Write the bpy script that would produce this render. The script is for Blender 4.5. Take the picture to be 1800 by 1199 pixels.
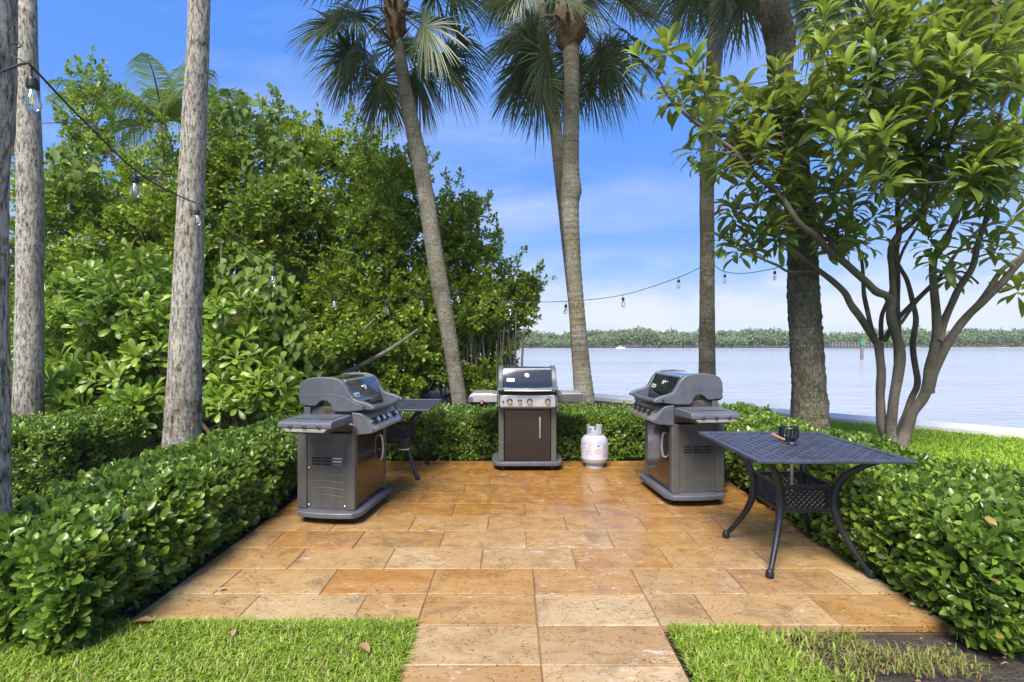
import bpy, math, random
import numpy as np
from mathutils import Vector, Matrix, Euler

for o in list(bpy.data.objects):
    bpy.data.objects.remove(o)
random.seed(7)
R = np.random.default_rng(7)
scene = bpy.context.scene
C = scene.collection
pi = math.pi
CAM_H, FPX = 1.42, 868.0          # camera height (m), focal length in pixels of an 1800 px wide frame

# ------------------------------------------------------------------ camera
cam = bpy.data.cameras.new('camera'); camo = bpy.data.objects.new('camera', cam); C.objects.link(camo)
camo.location = (0, 0, CAM_H); camo.rotation_euler = (pi/2, 0, 0)
cam.sensor_width = 36; cam.lens = 36*FPX/1800; cam.clip_start = 0.05; cam.clip_end = 3000
scene.camera = camo
scene.render.engine = 'CYCLES'
scene.view_settings.view_transform = 'Standard'; scene.view_settings.look = 'None'
scene.view_settings.exposure = 2.35; scene.view_settings.gamma = 1
scene.cycles.max_bounces = 8; scene.cycles.transparent_max_bounces = 8
scene.cycles.transmission_bounces = 6; scene.cycles.diffuse_bounces = 6

# ------------------------------------------------------------------ sun and sky
SUN_EL, SUN_AZ = math.radians(54), math.radians(198)     # azimuth from +Y clockwise
world = bpy.data.worlds.new('World'); scene.world = world; world.use_nodes = True
wt = world.node_tree; wt.nodes.clear()
def wn(t, **k):
    n = wt.nodes.new(t)
    for a, b in k.items(): setattr(n, a, b)
    return n
wout = wn('ShaderNodeOutputWorld'); wbg = wn('ShaderNodeBackground'); wbg.inputs['Strength'].default_value = 0.10
sky = wn('ShaderNodeTexSky', sky_type='NISHITA'); sky.sun_disc = False
sky.sun_elevation = SUN_EL; sky.sun_rotation = SUN_AZ; sky.altitude = 0; sky.air_density = 1.0; sky.dust_density = 0.6; sky.ozone_density = 2.2
hs = wn('ShaderNodeHueSaturation'); hs.inputs['Saturation'].default_value = 1.0; hs.inputs['Value'].default_value = 1.0
tc = wn('ShaderNodeTexCoord'); sep = wn('ShaderNodeSeparateXYZ')
wt.links.new(tc.outputs['Generated'], sep.inputs[0])
def wmath(op, a, b=None, clamp=False):
    n = wn('ShaderNodeMath', operation=op); n.use_clamp = clamp
    for i, v in enumerate((a, b)):
        if v is None: continue
        if isinstance(v, (int, float)): n.inputs[i].default_value = v
        else: wt.links.new(v, n.inputs[i])
    return n.outputs[0]
# clouds: noise on a plane high above (direction / height)
zc = wmath('ADD', wmath('MAXIMUM', sep.outputs[2], 0.0), 0.10)
comb = wn('ShaderNodeCombineXYZ')
wt.links.new(wmath('DIVIDE', sep.outputs[0], zc), comb.inputs[0])
wt.links.new(wmath('DIVIDE', sep.outputs[1], zc), comb.inputs[1])
n1 = wn('ShaderNodeTexNoise'); n1.inputs['Scale'].default_value = 0.55; n1.inputs['Detail'].default_value = 7; n1.inputs['Roughness'].default_value = 0.58; n1.inputs['Distortion'].default_value = 0.5
mp = wn('ShaderNodeMapping'); mp.inputs['Scale'].default_value = (0.8, 1.5, 1); mp.inputs['Location'].default_value = (3.1, 1.3, 0)
wt.links.new(comb.outputs[0], mp.inputs[0]); wt.links.new(mp.outputs[0], n1.inputs['Vector'])
wisps = wmath('MULTIPLY', wmath('MULTIPLY', wmath('SUBTRACT', n1.outputs[0], 0.475), 3.2, True), 0.55)
# cumulus bank low over the water
mp2 = wn('ShaderNodeMapping'); mp2.inputs['Scale'].default_value = (3.2, 3.2, 9.0); mp2.inputs['Location'].default_value = (0.35, 0, 0.2)
wt.links.new(tc.outputs['Generated'], mp2.inputs[0])
n2 = wn('ShaderNodeTexNoise'); n2.inputs['Scale'].default_value = 1.3; n2.inputs['Detail'].default_value = 8; n2.inputs['Roughness'].default_value = 0.55
wt.links.new(mp2.outputs[0], n2.inputs['Vector'])
low = wmath('MULTIPLY', wmath('SUBTRACT', 0.19, sep.outputs[2]), 7.0, True)
low = wmath('MINIMUM', low, 0.6)
cum = wmath('MULTIPLY', wmath('MULTIPLY', wmath('SUBTRACT', n2.outputs[0], 0.45), 6.5, True), low, True)
mask = wmath('MAXIMUM', wisps, cum)
mixc = wn('ShaderNodeMix', data_type='RGBA'); wt.links.new(mask, mixc.inputs[0])
wt.links.new(sky.outputs[0], hs.inputs['Color'])
# the photograph's sky is evenly bright: keep the Nishita hue, even out its brightness all round, deepen its blue
sh = wn('ShaderNodeSeparateColor', mode='HSV'); ch_ = wn('ShaderNodeCombineColor', mode='HSV'); wt.links.new(hs.outputs[0], sh.inputs[0])
wt.links.new(wmath('MAXIMUM', wmath('ADD', wmath('MULTIPLY', sh.outputs[0], 0.6), 0.257), 0.605), ch_.inputs[0])
wt.links.new(wmath('MAXIMUM', wmath('MULTIPLY', wmath('POWER', sh.outputs[1], 0.95), 1.29, True), 0.25), ch_.inputs[1])
wt.links.new(wmath('ADD', wmath('MULTIPLY', wmath('MINIMUM', sh.outputs[2], 6.0), 0.04), 1.80), ch_.inputs[2])
wt.links.new(ch_.outputs[0], mixc.inputs[6])
mixc.inputs[7].default_value = (1.82, 1.88, 1.98, 1)
wt.links.new(mixc.outputs[2], wbg.inputs[0]); wt.links.new(wbg.outputs[0], wout.inputs[0])

sun = bpy.data.lights.new('sun', 'SUN'); suno = bpy.data.objects.new('sun', sun); C.objects.link(suno)
sun.energy = 1.55; sun.angle = math.radians(28); sun.color = (1.0, 0.95, 0.86)
sd = Vector((math.sin(SUN_AZ)*math.cos(SUN_EL), math.cos(SUN_AZ)*math.cos(SUN_EL), math.sin(SUN_EL)))
suno.rotation_euler = sd.to_track_quat('Z', 'Y').to_euler(); suno.location = sd*30

# ------------------------------------------------------------------ material helpers
class NT:
    def __init__(s, name):
        s.m = bpy.data.materials.new(name); s.m.use_nodes = True; s.t = s.m.node_tree
        s.t.nodes.clear(); s.out = s.n('ShaderNodeOutputMaterial')
    def n(s, t, **k):
        x = s.t.nodes.new(t)
        for a, b in k.items(): setattr(x, a, b)
        return x
    def set(s, inp, v):
        if isinstance(v, bpy.types.NodeSocket): s.t.links.new(v, inp)
        elif isinstance(v, (tuple, list)) and len(v) == 3 and inp.type == 'RGBA': inp.default_value = (*v, 1)
        else: inp.default_value = v
    def noise(s, vec, scale, detail=4, rough=0.55, dist=0.0):
        x = s.n('ShaderNodeTexNoise')
        if vec is not None: s.set(x.inputs['Vector'], vec)
        x.inputs['Scale'].default_value = scale; x.inputs['Detail'].default_value = detail
        x.inputs['Roughness'].default_value = rough; x.inputs['Distortion'].default_value = dist
        return x.outputs[0]
    def voro(s, vec, scale, feature='F1', out=0):
        x = s.n('ShaderNodeTexVoronoi', feature=feature)
        if vec is not None: s.set(x.inputs['Vector'], vec)
        x.inputs['Scale'].default_value = scale
        return x.outputs[out]
    def map(s, vec, scale=(1, 1, 1), loc=(0, 0, 0), rot=(0, 0, 0)):
        x = s.n('ShaderNodeMapping'); s.set(x.inputs[0], vec)
        x.inputs['Scale'].default_value = scale; x.inputs['Location'].default_value = loc; x.inputs['Rotation'].default_value = rot
        return x.outputs[0]
    def ramp(s, f, stops):
        x = s.n('ShaderNodeValToRGB'); s.set(x.inputs[0], f); e = x.color_ramp.elements
        while len(e) < len(stops): e.new(0.5)
        for i, (p, c) in enumerate(stops):
            e[i].position = p; e[i].color = (*c, 1) if isinstance(c, tuple) else (c, c, c, 1)
        return x.outputs[0]
    def mix(s, f, a, b, blend='MIX'):
        x = s.n('ShaderNodeMix', data_type='RGBA', blend_type=blend)
        s.set(x.inputs[0], f); s.set(x.inputs[6], a); s.set(x.inputs[7], b); return x.outputs[2]
    def math(s, op, a, b=0.0, clamp=False):
        x = s.n('ShaderNodeMath', operation=op); x.use_clamp = clamp
        s.set(x.inputs[0], a); s.set(x.inputs[1], b); return x.outputs[0]
    def bump(s, h, strength=0.5, dist=0.01, normal=None):
        x = s.n('ShaderNodeBump'); s.set(x.inputs['Height'], h)
        x.inputs['Strength'].default_value = strength; x.inputs['Distance'].default_value = dist
        if normal is not None: s.set(x.inputs['Normal'], normal)
        return x.outputs[0]
    def pbsdf(s, **k):
        x = s.n('ShaderNodeBsdfPrincipled')
        for a, v in k.items():
            s.set(x.inputs[a.replace('_', ' ')], v)
        return x.outputs[0]
    def finish(s, sh):
        s.t.links.new(sh, s.out.inputs[0]); return s.m

def obj_vec(t): return t.n('ShaderNodeTexCoord').outputs['Object']
def geo_pos(t): return t.n('ShaderNodeNewGeometry').outputs['Position']

def leaf_mat(name, ramp, back=None, trans=(0.25, 0.45, 0.05), tfac=0.3, rough=0.38, yellow=None, vein=0, spec=0.5):
    t = NT(name)
    at = t.n('ShaderNodeAttribute', attribute_name='rnd').outputs['Fac']
    oi = t.n('ShaderNodeObjectInfo').outputs['Random']
    f = t.math('FRACT', t.math('ADD', at, oi))
    big = t.noise(geo_pos(t), 0.9, 3)
    f2 = t.math('ADD', t.math('MULTIPLY', f, 0.65), t.math('MULTIPLY', t.math('SUBTRACT', big, 0.28), 0.9), True)
    col = t.ramp(f2, ramp)
    if yellow:
        col = t.mix(t.math('GREATER_THAN', t.math('FRACT', t.math('MULTIPLY', f, 37.0)), yellow[0]), col, yellow[1])
    if back:
        bf = t.n('ShaderNodeNewGeometry').outputs['Backfacing']
        col = t.mix(bf, col, t.mix(0.55, col, back))
    nrm = None
    if vein:
        w = t.n('ShaderNodeTexWave', wave_type='BANDS', bands_direction='Y'); t.set(w.inputs[0], t.n('ShaderNodeTexCoord').outputs['UV'])
        w.inputs['Scale'].default_value = vein; nrm = t.bump(w.outputs[1], 0.25, 0.004)
    p = t.pbsdf(Base_Color=col, Roughness=rough, Specular_IOR_Level=spec, **({'Normal': nrm} if nrm else {}))
    tr = t.n('ShaderNodeBsdfTranslucent'); t.set(tr.inputs[0], t.mix(0.5, col, trans))
    m = t.n('ShaderNodeMixShader'); m.inputs[0].default_value = tfac
    t.t.links.new(p, m.inputs[1]); t.t.links.new(tr.outputs[0], m.inputs[2])
    return t.finish(m.outputs[0])

def simple(name, col, rough=0.5, metal=0.0, var=0.15, scale=8, bump=0.0, spec=0.5, coat=0.0, rvar=0.15):
    t = NT(name); v = obj_vec(t)
    n = t.noise(v, scale, 5, 0.6)
    n2 = t.noise(v, scale*9, 3)
    dark = tuple(c*(1-var) for c in col); lite = tuple(min(1, c*(1+var)) for c in col)
    c = t.ramp(n, [(0.3, dark), (0.7, lite)])
    r = t.math('ADD', t.math('MULTIPLY', t.math('SUBTRACT', n, 0.5), rvar*2), rough)
    k = dict(Base_Color=c, Roughness=r, Metallic=metal, Specular_IOR_Level=spec, Coat_Weight=coat)
    if bump: k['Normal'] = t.bump(n2, bump, 0.003)
    return t.finish(t.pbsdf(**k))

M = {}
# greens: (hedge, shrubs, mangrove, loquat, palms, grass)
M['hedge'] = leaf_mat('hedge_leaf', [(0.0, (0.053, 0.100, 0.015)), (0.45, (0.116, 0.197, 0.024)), (0.8, (0.226, 0.325, 0.037)), (1.0, (0.358, 0.454, 0.061))], back=(0.14, 0.22, 0.06), tfac=0.25, rough=0.30, yellow=(0.988, (0.36, 0.22, 0.05)))
M['scaevola'] = leaf_mat('broad_shrub_leaf', [(0.0, (0.080, 0.145, 0.019)), (0.5, (0.189, 0.292, 0.029)), (1.0, (0.363, 0.485, 0.053))], tfac=0.33, rough=0.36)
M['vine'] = leaf_mat('vine_leaf', [(0.0, (0.055, 0.10, 0.015)), (0.5, (0.12, 0.19, 0.025)), (1.0, (0.23, 0.31, 0.05))], tfac=0.35, rough=0.5, spec=.3)
M['mangrove'] = leaf_mat('mangrove_leaf', [(0.0, (0.065, 0.119, 0.014)), (0.45, (0.172, 0.254, 0.022)), (0.85, (0.327, 0.438, 0.036)), (1.0, (0.460, 0.557, 0.055))], tfac=0.36, rough=0.34, trans=(0.28, 0.42, 0.03), yellow=(0.985, (0.38, 0.30, 0.03)))
M['loquat'] = leaf_mat('loquat_leaf', [(0.0, (0.026, 0.059, 0.014)), (0.5, (0.072, 0.120, 0.019)), (0.85, (0.142, 0.209, 0.026)), (1.0, (0.213, 0.289, 0.035))], back=(0.24, 0.27, 0.07), tfac=0.38, rough=0.30, trans=(0.42, 0.52, 0.04), vein=6)
M['loquat_young'] = leaf_mat('loquat_young_leaf', [(0.0, (0.22, 0.30, 0.03)), (1.0, (0.36, 0.45, 0.05))], back=(0.30, 0.38, 0.10), tfac=0.42, rough=0.42, trans=(0.45, 0.62, 0.05), vein=6)
M['frond'] = leaf_mat('palm_frond', [(0.0, (0.034, 0.060, 0.027)), (0.5, (0.081, 0.118, 0.048)), (1.0, (0.162, 0.202, 0.091))], tfac=0.22, rough=0.38, trans=(0.20, 0.26, 0.06), yellow=(0.95, (0.24, 0.20, 0.08)))
M['coconut'] = leaf_mat('coconut_frond', [(0.0, (0.07, 0.12, 0.015)), (0.5, (0.15, 0.22, 0.03)), (1.0, (0.28, 0.33, 0.06))], tfac=0.4, rough=0.5, spec=.3)
M['grass'] = leaf_mat('grass_blade', [(0.0, (0.119, 0.194, 0.017)), (0.4, (0.227, 0.335, 0.030)), (0.8, (0.346, 0.464, 0.054)), (1.0, (0.475, 0.529, 0.140))], tfac=0.35, rough=0.5, trans=(0.4, 0.6, 0.06), yellow=(0.89, (0.38, 0.31, 0.13)))
M['grass_far'] = leaf_mat('lawn_blade', [(0.0, (0.19, 0.31, 0.016)), (0.6, (0.31, 0.46, 0.028)), (1.0, (0.42, 0.55, 0.05))], tfac=0.4, rough=0.55, trans=(0.5, 0.75, 0.06))
M['grass_dry'] = leaf_mat('patchy_grass_blade', [(0.0, (0.10, 0.15, 0.02)), (0.5, (0.22, 0.27, 0.04)), (1.0, (0.36, 0.33, 0.10))], tfac=0.3, rough=0.6, trans=(0.4, 0.45, 0.08), yellow=(0.7, (0.30, 0.20, 0.09)))
M['far_leaf'] = leaf_mat('far_foliage', [(0.0, (0.068, 0.105, 0.044)), (0.5, (0.122, 0.179, 0.068)), (1.0, (0.198, 0.263, 0.104))], tfac=0.2, rough=0.7, trans=(0.25, 0.32, 0.12))  # greyed greens: some distance haze is put into the leaf colour

def bark(name, stops, fis=(26, 26, 5), moss=None, bumpd=0.02, dark=(0.05, 0.045, 0.035), crack=(0.42, 0.50), ring=0.35):
    t = NT(name); v = geo_pos(t)
    a = t.noise(t.map(v, fis), 1.0, 8, 0.72, 0.0)
    b = t.noise(v, 2.2, 4, 0.6)
    g = t.noise(v, 90, 3, 0.7)
    col = t.ramp(b, stops)
    col = t.mix(t.math('MULTIPLY', g, 0.40), col, tuple(c*0.45 for c in stops[0][1]))
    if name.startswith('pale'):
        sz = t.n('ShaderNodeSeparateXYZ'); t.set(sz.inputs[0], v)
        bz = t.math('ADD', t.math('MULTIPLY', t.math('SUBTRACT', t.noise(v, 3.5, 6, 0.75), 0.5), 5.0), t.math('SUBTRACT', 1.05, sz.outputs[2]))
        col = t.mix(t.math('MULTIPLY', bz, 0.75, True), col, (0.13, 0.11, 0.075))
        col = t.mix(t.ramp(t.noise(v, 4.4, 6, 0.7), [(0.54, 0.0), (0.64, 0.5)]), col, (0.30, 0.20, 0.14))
    if moss:
        mk = t.ramp(t.noise(v, 5.0, 5, 0.7), [(0.50, 0.0), (0.62, 1.0)])
        col = t.mix(t.math('MULTIPLY', mk, 0.6), col, moss)
    pk = t.ramp(a, [(crack[0]-0.08, 1.0), (crack[0], 0.0)])
    col = t.mix(pk, col, dark)
    # pale lichen blotches
    lk = t.ramp(t.noise(v, 3.1, 6, 0.72, 0.3), [(0.60, 0.0), (0.68, 0.55)])
    col = t.mix(lk, col, tuple(min(0.66, c*1.3+0.03) for c in stops[-1][1]))
    rg = t.noise(t.map(v, (3, 3, 38)), 1.0, 3, 0.6)
    col = t.mix(t.math('MULTIPLY', t.ramp(rg, [(0.40, 1.0), (0.50, 0.0)]), ring), col, dark)
    h = t.math('ADD', t.math('ADD', t.ramp(a, [(crack[0]-0.08, 0.0), (crack[1], 1.0)]), t.math('MULTIPLY', g, 0.5)), t.math('MULTIPLY', rg, ring*1.7))
    return t.finish(t.pbsdf(Base_Color=col, Roughness=0.9, Specular_IOR_Level=0.2, Normal=t.bump(h, 0.9, bumpd)))
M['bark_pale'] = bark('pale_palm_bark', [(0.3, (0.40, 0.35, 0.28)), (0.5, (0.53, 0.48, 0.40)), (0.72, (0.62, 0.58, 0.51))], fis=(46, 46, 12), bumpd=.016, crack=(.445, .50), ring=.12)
M['bark_mid'] = bark('grey_palm_bark', [(0.3, (0.20, 0.175, 0.13)), (0.5, (0.32, 0.285, 0.22)), (0.72, (0.42, 0.39, 0.32))], fis=(70, 70, 26), moss=(0.22, 0.20, 0.09), bumpd=.012)
M['bark_dark'] = bark('dark_palm_bark', [(0.3, (0.13, 0.108, 0.08)), (0.5, (0.215, 0.185, 0.135)), (0.72, (0.33, 0.30, 0.235))], fis=(55, 55, 17), moss=(0.17, 0.16, 0.06))
M['branch'] = bark('loquat_bark', [(0.3, (0.11, 0.088, 0.070)), (0.5, (0.18, 0.148, 0.120)), (0.72, (0.28, 0.245, 0.21))], fis=(60, 60, 22), bumpd=0.006, crack=(0.40, 0.47), ring=.05)
M['twig'] = simple('brown_twig', (0.11, 0.075, 0.045), 0.85, var=0.4)
M['boots'] = simple('palm_fibre', (0.15, 0.095, 0.055), 0.95, var=0.6, scale=14, bump=0.8)
M['core'] = simple('shaded_core', (0.040, 0.055, 0.020), 1.0, var=0.5, scale=20, bump=0.5, spec=0.1)  # hedge filler, its dark colour stands in for the shade between leaves

# travertine
def travertine():
    t = NT('travertine'); pos = geo_pos(t)
    rnd = t.n('ShaderNodeObjectInfo').outputs['Random']
    off = t.n('ShaderNodeCombineXYZ'); t.set(off.inputs[0], t.math('MULTIPLY', rnd, 41.0)); t.set(off.inputs[1], t.math('MULTIPLY', rnd, 17.0))
    va = t.n('ShaderNodeVectorMath', operation='ADD'); t.set(va.inputs[0], pos); t.set(va.inputs[1], off.outputs[0]); v = va.outputs[0]
    n1 = t.noise(t.map(v, (1.6, 4.0, 1)), 1.3, 6, 0.62, 0.8)
    n2 = t.noise(v, 7, 6, 0.65, 0.4)
    n3 = t.noise(t.map(v, (1, 3.2, 1)), 9, 7, 0.7, 1.2)
    base = t.ramp(n1, [(0.32, (0.32, 0.15, 0.035)), (0.43, (0.45, 0.26, 0.095)), (0.54, (0.53, 0.36, 0.18)), (0.66, (0.60, 0.45, 0.28))])
    tint = t.ramp(rnd, [(0.0, (0.48, 0.25, 0.065)), (0.2, (0.40, 0.25, 0.12)), (0.4, (0.60, 0.46, 0.27)), (0.6, (0.50, 0.32, 0.13)), (0.8, (0.62, 0.48, 0.29)), (1.0, (0.46, 0.22, 0.06))])
    base = t.mix(0.62, base, tint)
    # deeper orange and smoother towards the rear of the terrace, pale in front (by position)
    sp = t.n('ShaderNodeSeparateXYZ'); t.set(sp.inputs[0], pos)
    far = t.math('ADD', t.math('MULTIPLY', t.math('SUBTRACT', sp.outputs[1], 2.75), 0.62), t.math('MULTIPLY', t.math('SUBTRACT', t.noise(pos, 1.1, 4, 0.6), 0.5), 1.7), True)
    orange = t.mix(t.ramp(n2, [(.35, 0.0), (.62, 1.0)]), (0.24, 0.085, 0.008), (0.50, 0.23, 0.03))
    base = t.mix(t.math('MULTIPLY', far, 0.72), base, orange)
    # rusty veins, white calcite, soil stains
    base = t.mix(t.math('MULTIPLY', t.ramp(n3, [(0.37, 1.0), (0.46, 0.0)]), 0.5), base, (0.30, 0.14, 0.03))
    cal = t.math('MULTIPLY', t.ramp(n3, [(0.585, 0.0), (0.62, 1.0)]), t.ramp(t.noise(v, 2.3, 3), [(0.52, 0.0), (0.58, 1.0)]))
    base = t.mix(t.math('MULTIPLY', cal, 0.85), base, (0.66, 0.60, 0.52))
    dirt = t.ramp(t.noise(v, 3.4, 7, 0.75, 0.6), [(0.51, 0.0), (0.66, 0.65)])
    base = t.mix(dirt, base, (0.19, 0.12, 0.065))
    # pits
    vor = t.voro(t.map(v, (1, 1.7, 1)), 55)
    pm = t.math('MULTIPLY', t.ramp(vor, [(0.20, 1.0), (0.30, 0.0)]), t.ramp(t.noise(v, 11, 5, 0.7), [(0.48, 0.0), (0.54, 1.0)]))
    vor2 = t.voro(t.map(v, (1, 2.4, 1)), 19)
    pm2 = t.math('MULTIPLY', t.ramp(vor2, [(0.13, 1.0), (0.21, 0.0)]), t.ramp(t.noise(v, 5, 4, 0.6), [(0.51, 0.0), (0.56, 1.0)]))
    pit = t.math('MAXIMUM', pm, pm2)
    base = t.mix(t.math('MULTIPLY', pit, 0.85), base, (0.06, 0.035, 0.02))
    h = t.math('SUBTRACT', t.math('MULTIPLY', n2, 0.35), pit)
    rough = t.math('ADD', t.math('MULTIPLY', n2, 0.35), t.math('SUBTRACT', 0.17, t.math('MULTIPLY', far, 0.13)))
    return t.finish(t.pbsdf(Base_Color=t.mix(1.0, base, (0.76, 0.735, 0.70), 'MULTIPLY'), Roughness=rough, Specular_IOR_Level=0.5, Normal=t.bump(h, 0.35, 0.003)))
M['stone'] = travertine()
def soil_mat():
    t = NT('dark_soil'); v = geo_pos(t)
    a = t.noise(v, 6, 8, 0.7); b = t.noise(v, 70, 5, 0.7); w = t.voro(v, 60)
    c = t.ramp(a, [(0.3, (0.035, 0.026, 0.02)), (0.55, (0.075, 0.058, 0.045)), (0.75, (0.14, 0.115, 0.09))])
    c = t.mix(t.ramp(b, [(0.58, 0.0), (0.7, 0.7)]), c, (0.20, 0.16, 0.12))
    return t.finish(t.pbsdf(Base_Color=c, Roughness=0.95, Normal=t.bump(t.math('ADD', b, w), 1.0, 0.02)))
M['soil'] = soil_mat()
M['mortar'] = simple('sandy_joint', (0.17, 0.105, 0.055), 0.95, var=0.6, scale=6, bump=.5)
def lawn_mat():
    t = NT('lawn_thatch'); v = geo_pos(t)
    c = t.ramp(t.noise(v, 30, 6, 0.7), [(0.3, (0.06, 0.11, 0.015)), (0.6, (0.15, 0.27, 0.02)), (0.8, (0.22, 0.32, 0.05))])
    return t.finish(t.pbsdf(Base_Color=c, Roughness=0.95, Normal=t.bump(t.noise(v, 120, 3), 1.0, 0.02)))
M['thatch'] = lawn_mat()
def water_mat():
    t = NT('water'); v = geo_pos(t)
    a = t.noise(t.map(v, (0.9, 2.6, 1)), 1.1, 5, 0.6, 0.3)
    b = t.noise(t.map(v, (0.10, 0.5, 1)), 1.0, 4, 0.6)
    h = t.math('ADD', a, t.math('MULTIPLY', b, 1.5))
    c = t.ramp(t.noise(t.map(v, (0.02, 0.12, 1)), 1, 3), [(0.3, (0.36, 0.385, 0.43)), (0.7, (0.46, 0.475, 0.51))])
    return t.finish(t.pbsdf(Base_Color=c, Roughness=0.14, Specular_IOR_Level=0.7, IOR=1.33, Normal=t.bump(h, 0.75, 0.12)))
M['water'] = water_mat()
M['concrete'] = simple('seawall_concrete', (0.62, 0.60, 0.56), 0.85, var=0.12, bump=0.3)
M['sand'] = simple('sand', (0.55, 0.47, 0.36), 0.95, var=0.15, scale=0.2)
M['pier'] = simple('weathered_wood', (0.17, 0.15, 0.14), 0.9, var=0.2)
# metals and plastics
M['cast'] = simple('cast_grey', (0.125, 0.132, 0.155), 0.42, 0.35, var=0.10, scale=5, bump=0.06)
M['warm'] = simple('painted_cart_grey', (0.115, 0.110, 0.102), 0.42, 0.35, var=0.10, scale=4, bump=0.04)
M['shelf'] = simple('shelf_grey', (0.115, 0.120, 0.145), 0.35, 0.1, var=0.15, scale=6, bump=0.05)
M['trim'] = simple('beige_trim', (0.36, 0.34, 0.29), 0.5, 0.3, var=0.15)
def worn(name, col, rust=(0.16, 0.075, 0.03)):
    t = NT(name); v = geo_pos(t); o_ = obj_vec(t)
    n = t.noise(o_, 5, 5, .6); c = t.ramp(n, [(.3, tuple(x*.82 for x in col)), (.7, tuple(x*1.15 for x in col))])
    sm = t.noise(t.map(o_, (14, 14, 2.2)), 1.0, 5, .7); c = t.mix(t.ramp(sm, [(.50, 0.0), (.68, .45)]), c, tuple(x*.5 for x in col))
    sz = t.n('ShaderNodeSeparateXYZ'); t.set(sz.inputs[0], v)
    lowm = t.math('ADD', t.math('MULTIPLY', t.math('SUBTRACT', t.noise(v, 17, 6, .75), .60), 9.0), t.math('MULTIPLY', t.math('SUBTRACT', .16, sz.outputs[2]), 4.0), True)
    c = t.mix(t.math('MULTIPLY', lowm, .7), c, rust)
    sc = t.ramp(t.noise(t.map(o_, (3, 60, 60)), 1.0, 3, .7), [(.66, 0.0), (.70, .4)]); c = t.mix(sc, c, tuple(min(1, x*2.4) for x in col))
    return t.finish(t.pbsdf(Base_Color=c, Roughness=t.math('ADD', t.math('MULTIPLY', sm, .4), .28), Metallic=.3, Normal=t.bump(t.noise(o_, 60, 3), .06, .002)))
M['warm'] = worn('worn_cart_grey', (0.115, 0.110, 0.102)); M['cast'] = worn('worn_cast_grey', (0.125, 0.132, 0.155), (0.09, 0.08, 0.07))
M['firebox'] = simple('stained_firebox', (0.12, 0.10, 0.085), 0.6, 0.5, var=0.45, scale=9, bump=0.2)
M['enamel'] = simple('black_enamel', (0.008, 0.011, 0.022), 0.07, 0.0, var=0.2, spec=0.8, coat=1.0, rvar=0.04)
M['door'] = simple('dark_door_enamel', (0.012, 0.009, 0.007), 0.16, 0.0, var=0.2, spec=0.7, coat=0.4, rvar=0.05)
M['steel'] = simple('brushed_steel', (0.58, 0.56, 0.53), 0.42, 0.75, var=0.08, scale=20, bump=0.03)
M['chrome'] = simple('chrome', (0.75, 0.75, 0.76), 0.15, 1.0, var=0.05)
M['black'] = simple('black_plastic', (0.012, 0.012, 0.014), 0.4, var=0.3)
M['castiron'] = simple('black_cast_aluminium', (0.016, 0.018, 0.024), 0.45, 0.2, var=0.3, scale=30, bump=0.25)
M['tabletop'] = simple('weathered_table_paint', (0.060, 0.067, 0.098), 0.38, 0.15, var=0.25, scale=10, bump=0.15)
M['white_paint'] = simple('tank_white', (0.42, 0.43, 0.50), 0.38, 0.0, var=0.08, scale=4)
M['white_label'] = simple('paper_label', (0.55, 0.55, 0.61), 0.5, var=0.04)
M['ink'] = simple('grey_ink', (0.13, 0.13, 0.17), 0.6)
M['red_ink'] = simple('red_ink', (0.60, 0.16, 0.10), 0.6)
M['tank_blue'] = simple('tank_label_blue', (0.10, 0.20, 0.42), 0.5)
M['badge'] = simple('badge_silver', (0.62, 0.62, 0.64), 0.35, 0.2)
M['wood'] = simple('worn_wood', (0.38, 0.20, 0.10), 0.6, var=0.3, scale=30)
M['cable'] = simple('cable_rubber', (0.030, 0.030, 0.033), 0.6)
M['green_sign'] = simple('green_sign', (0.03, 0.30, 0.10), 0.5)
M['dead_leaf'] = leaf_mat('dead_leaf', [(0, (0.18, 0.09, 0.04)), (0.5, (0.33, 0.2, 0.10)), (1, (0.46, 0.33, 0.2))], tfac=0.15, rough=0.7, trans=(0.4, 0.25, 0.1))
M['filament'] = simple('amber_filament', (0.85, 0.68, 0.34), 0.4)
t = NT('clear_glass')
gl = t.n('ShaderNodeBsdfGlass'); gl.inputs['Roughness'].default_value = 0.0; gl.inputs['IOR'].default_value = 1.10; gl.inputs[0].default_value = (0.97, 0.97, 0.97, 1)
gs = t.n('ShaderNodeBsdfGlossy'); gs.inputs['Roughness'].default_value = 0.05
lw = t.n('ShaderNodeLayerWeight'); lw.inputs[0].default_value = 0.45
ms = t.n('ShaderNodeMixShader'); t.set(ms.inputs[0], t.math('MULTIPLY', lw.outputs[1], 1.0))
t.t.links.new(gl.outputs[0], ms.inputs[1]); t.t.links.new(gs.outputs[0], ms.inputs[2]); M['glass'] = t.finish(ms.outputs[0])

# ------------------------------------------------------------------ geometry helpers
def at(px, py, Y):
    """the place at distance Y that the photograph shows at pixel px, py"""
    return np.array([(px-900)/FPX*Y, Y, CAM_H-(py-600)/FPX*Y])
def link(o, parent=None):
    C.objects.link(o)
    if parent: o.parent = parent
    return o
def tag(o, label=None, cat=None, group=None, kind=None):
    if label: o['label'] = label
    if cat: o['category'] = cat
    if group: o['group'] = group
    if kind: o['kind'] = kind
    return o
def empty(name, loc=(0, 0, 0), rz=0, label=None, cat=None, group=None, kind=None):
    o = bpy.data.objects.new(name, None); o.location = loc; o.rotation_euler = (0, 0, rz); o.empty_display_size = 0.1
    C.objects.link(o); return tag(o, label, cat, group, kind)

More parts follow.
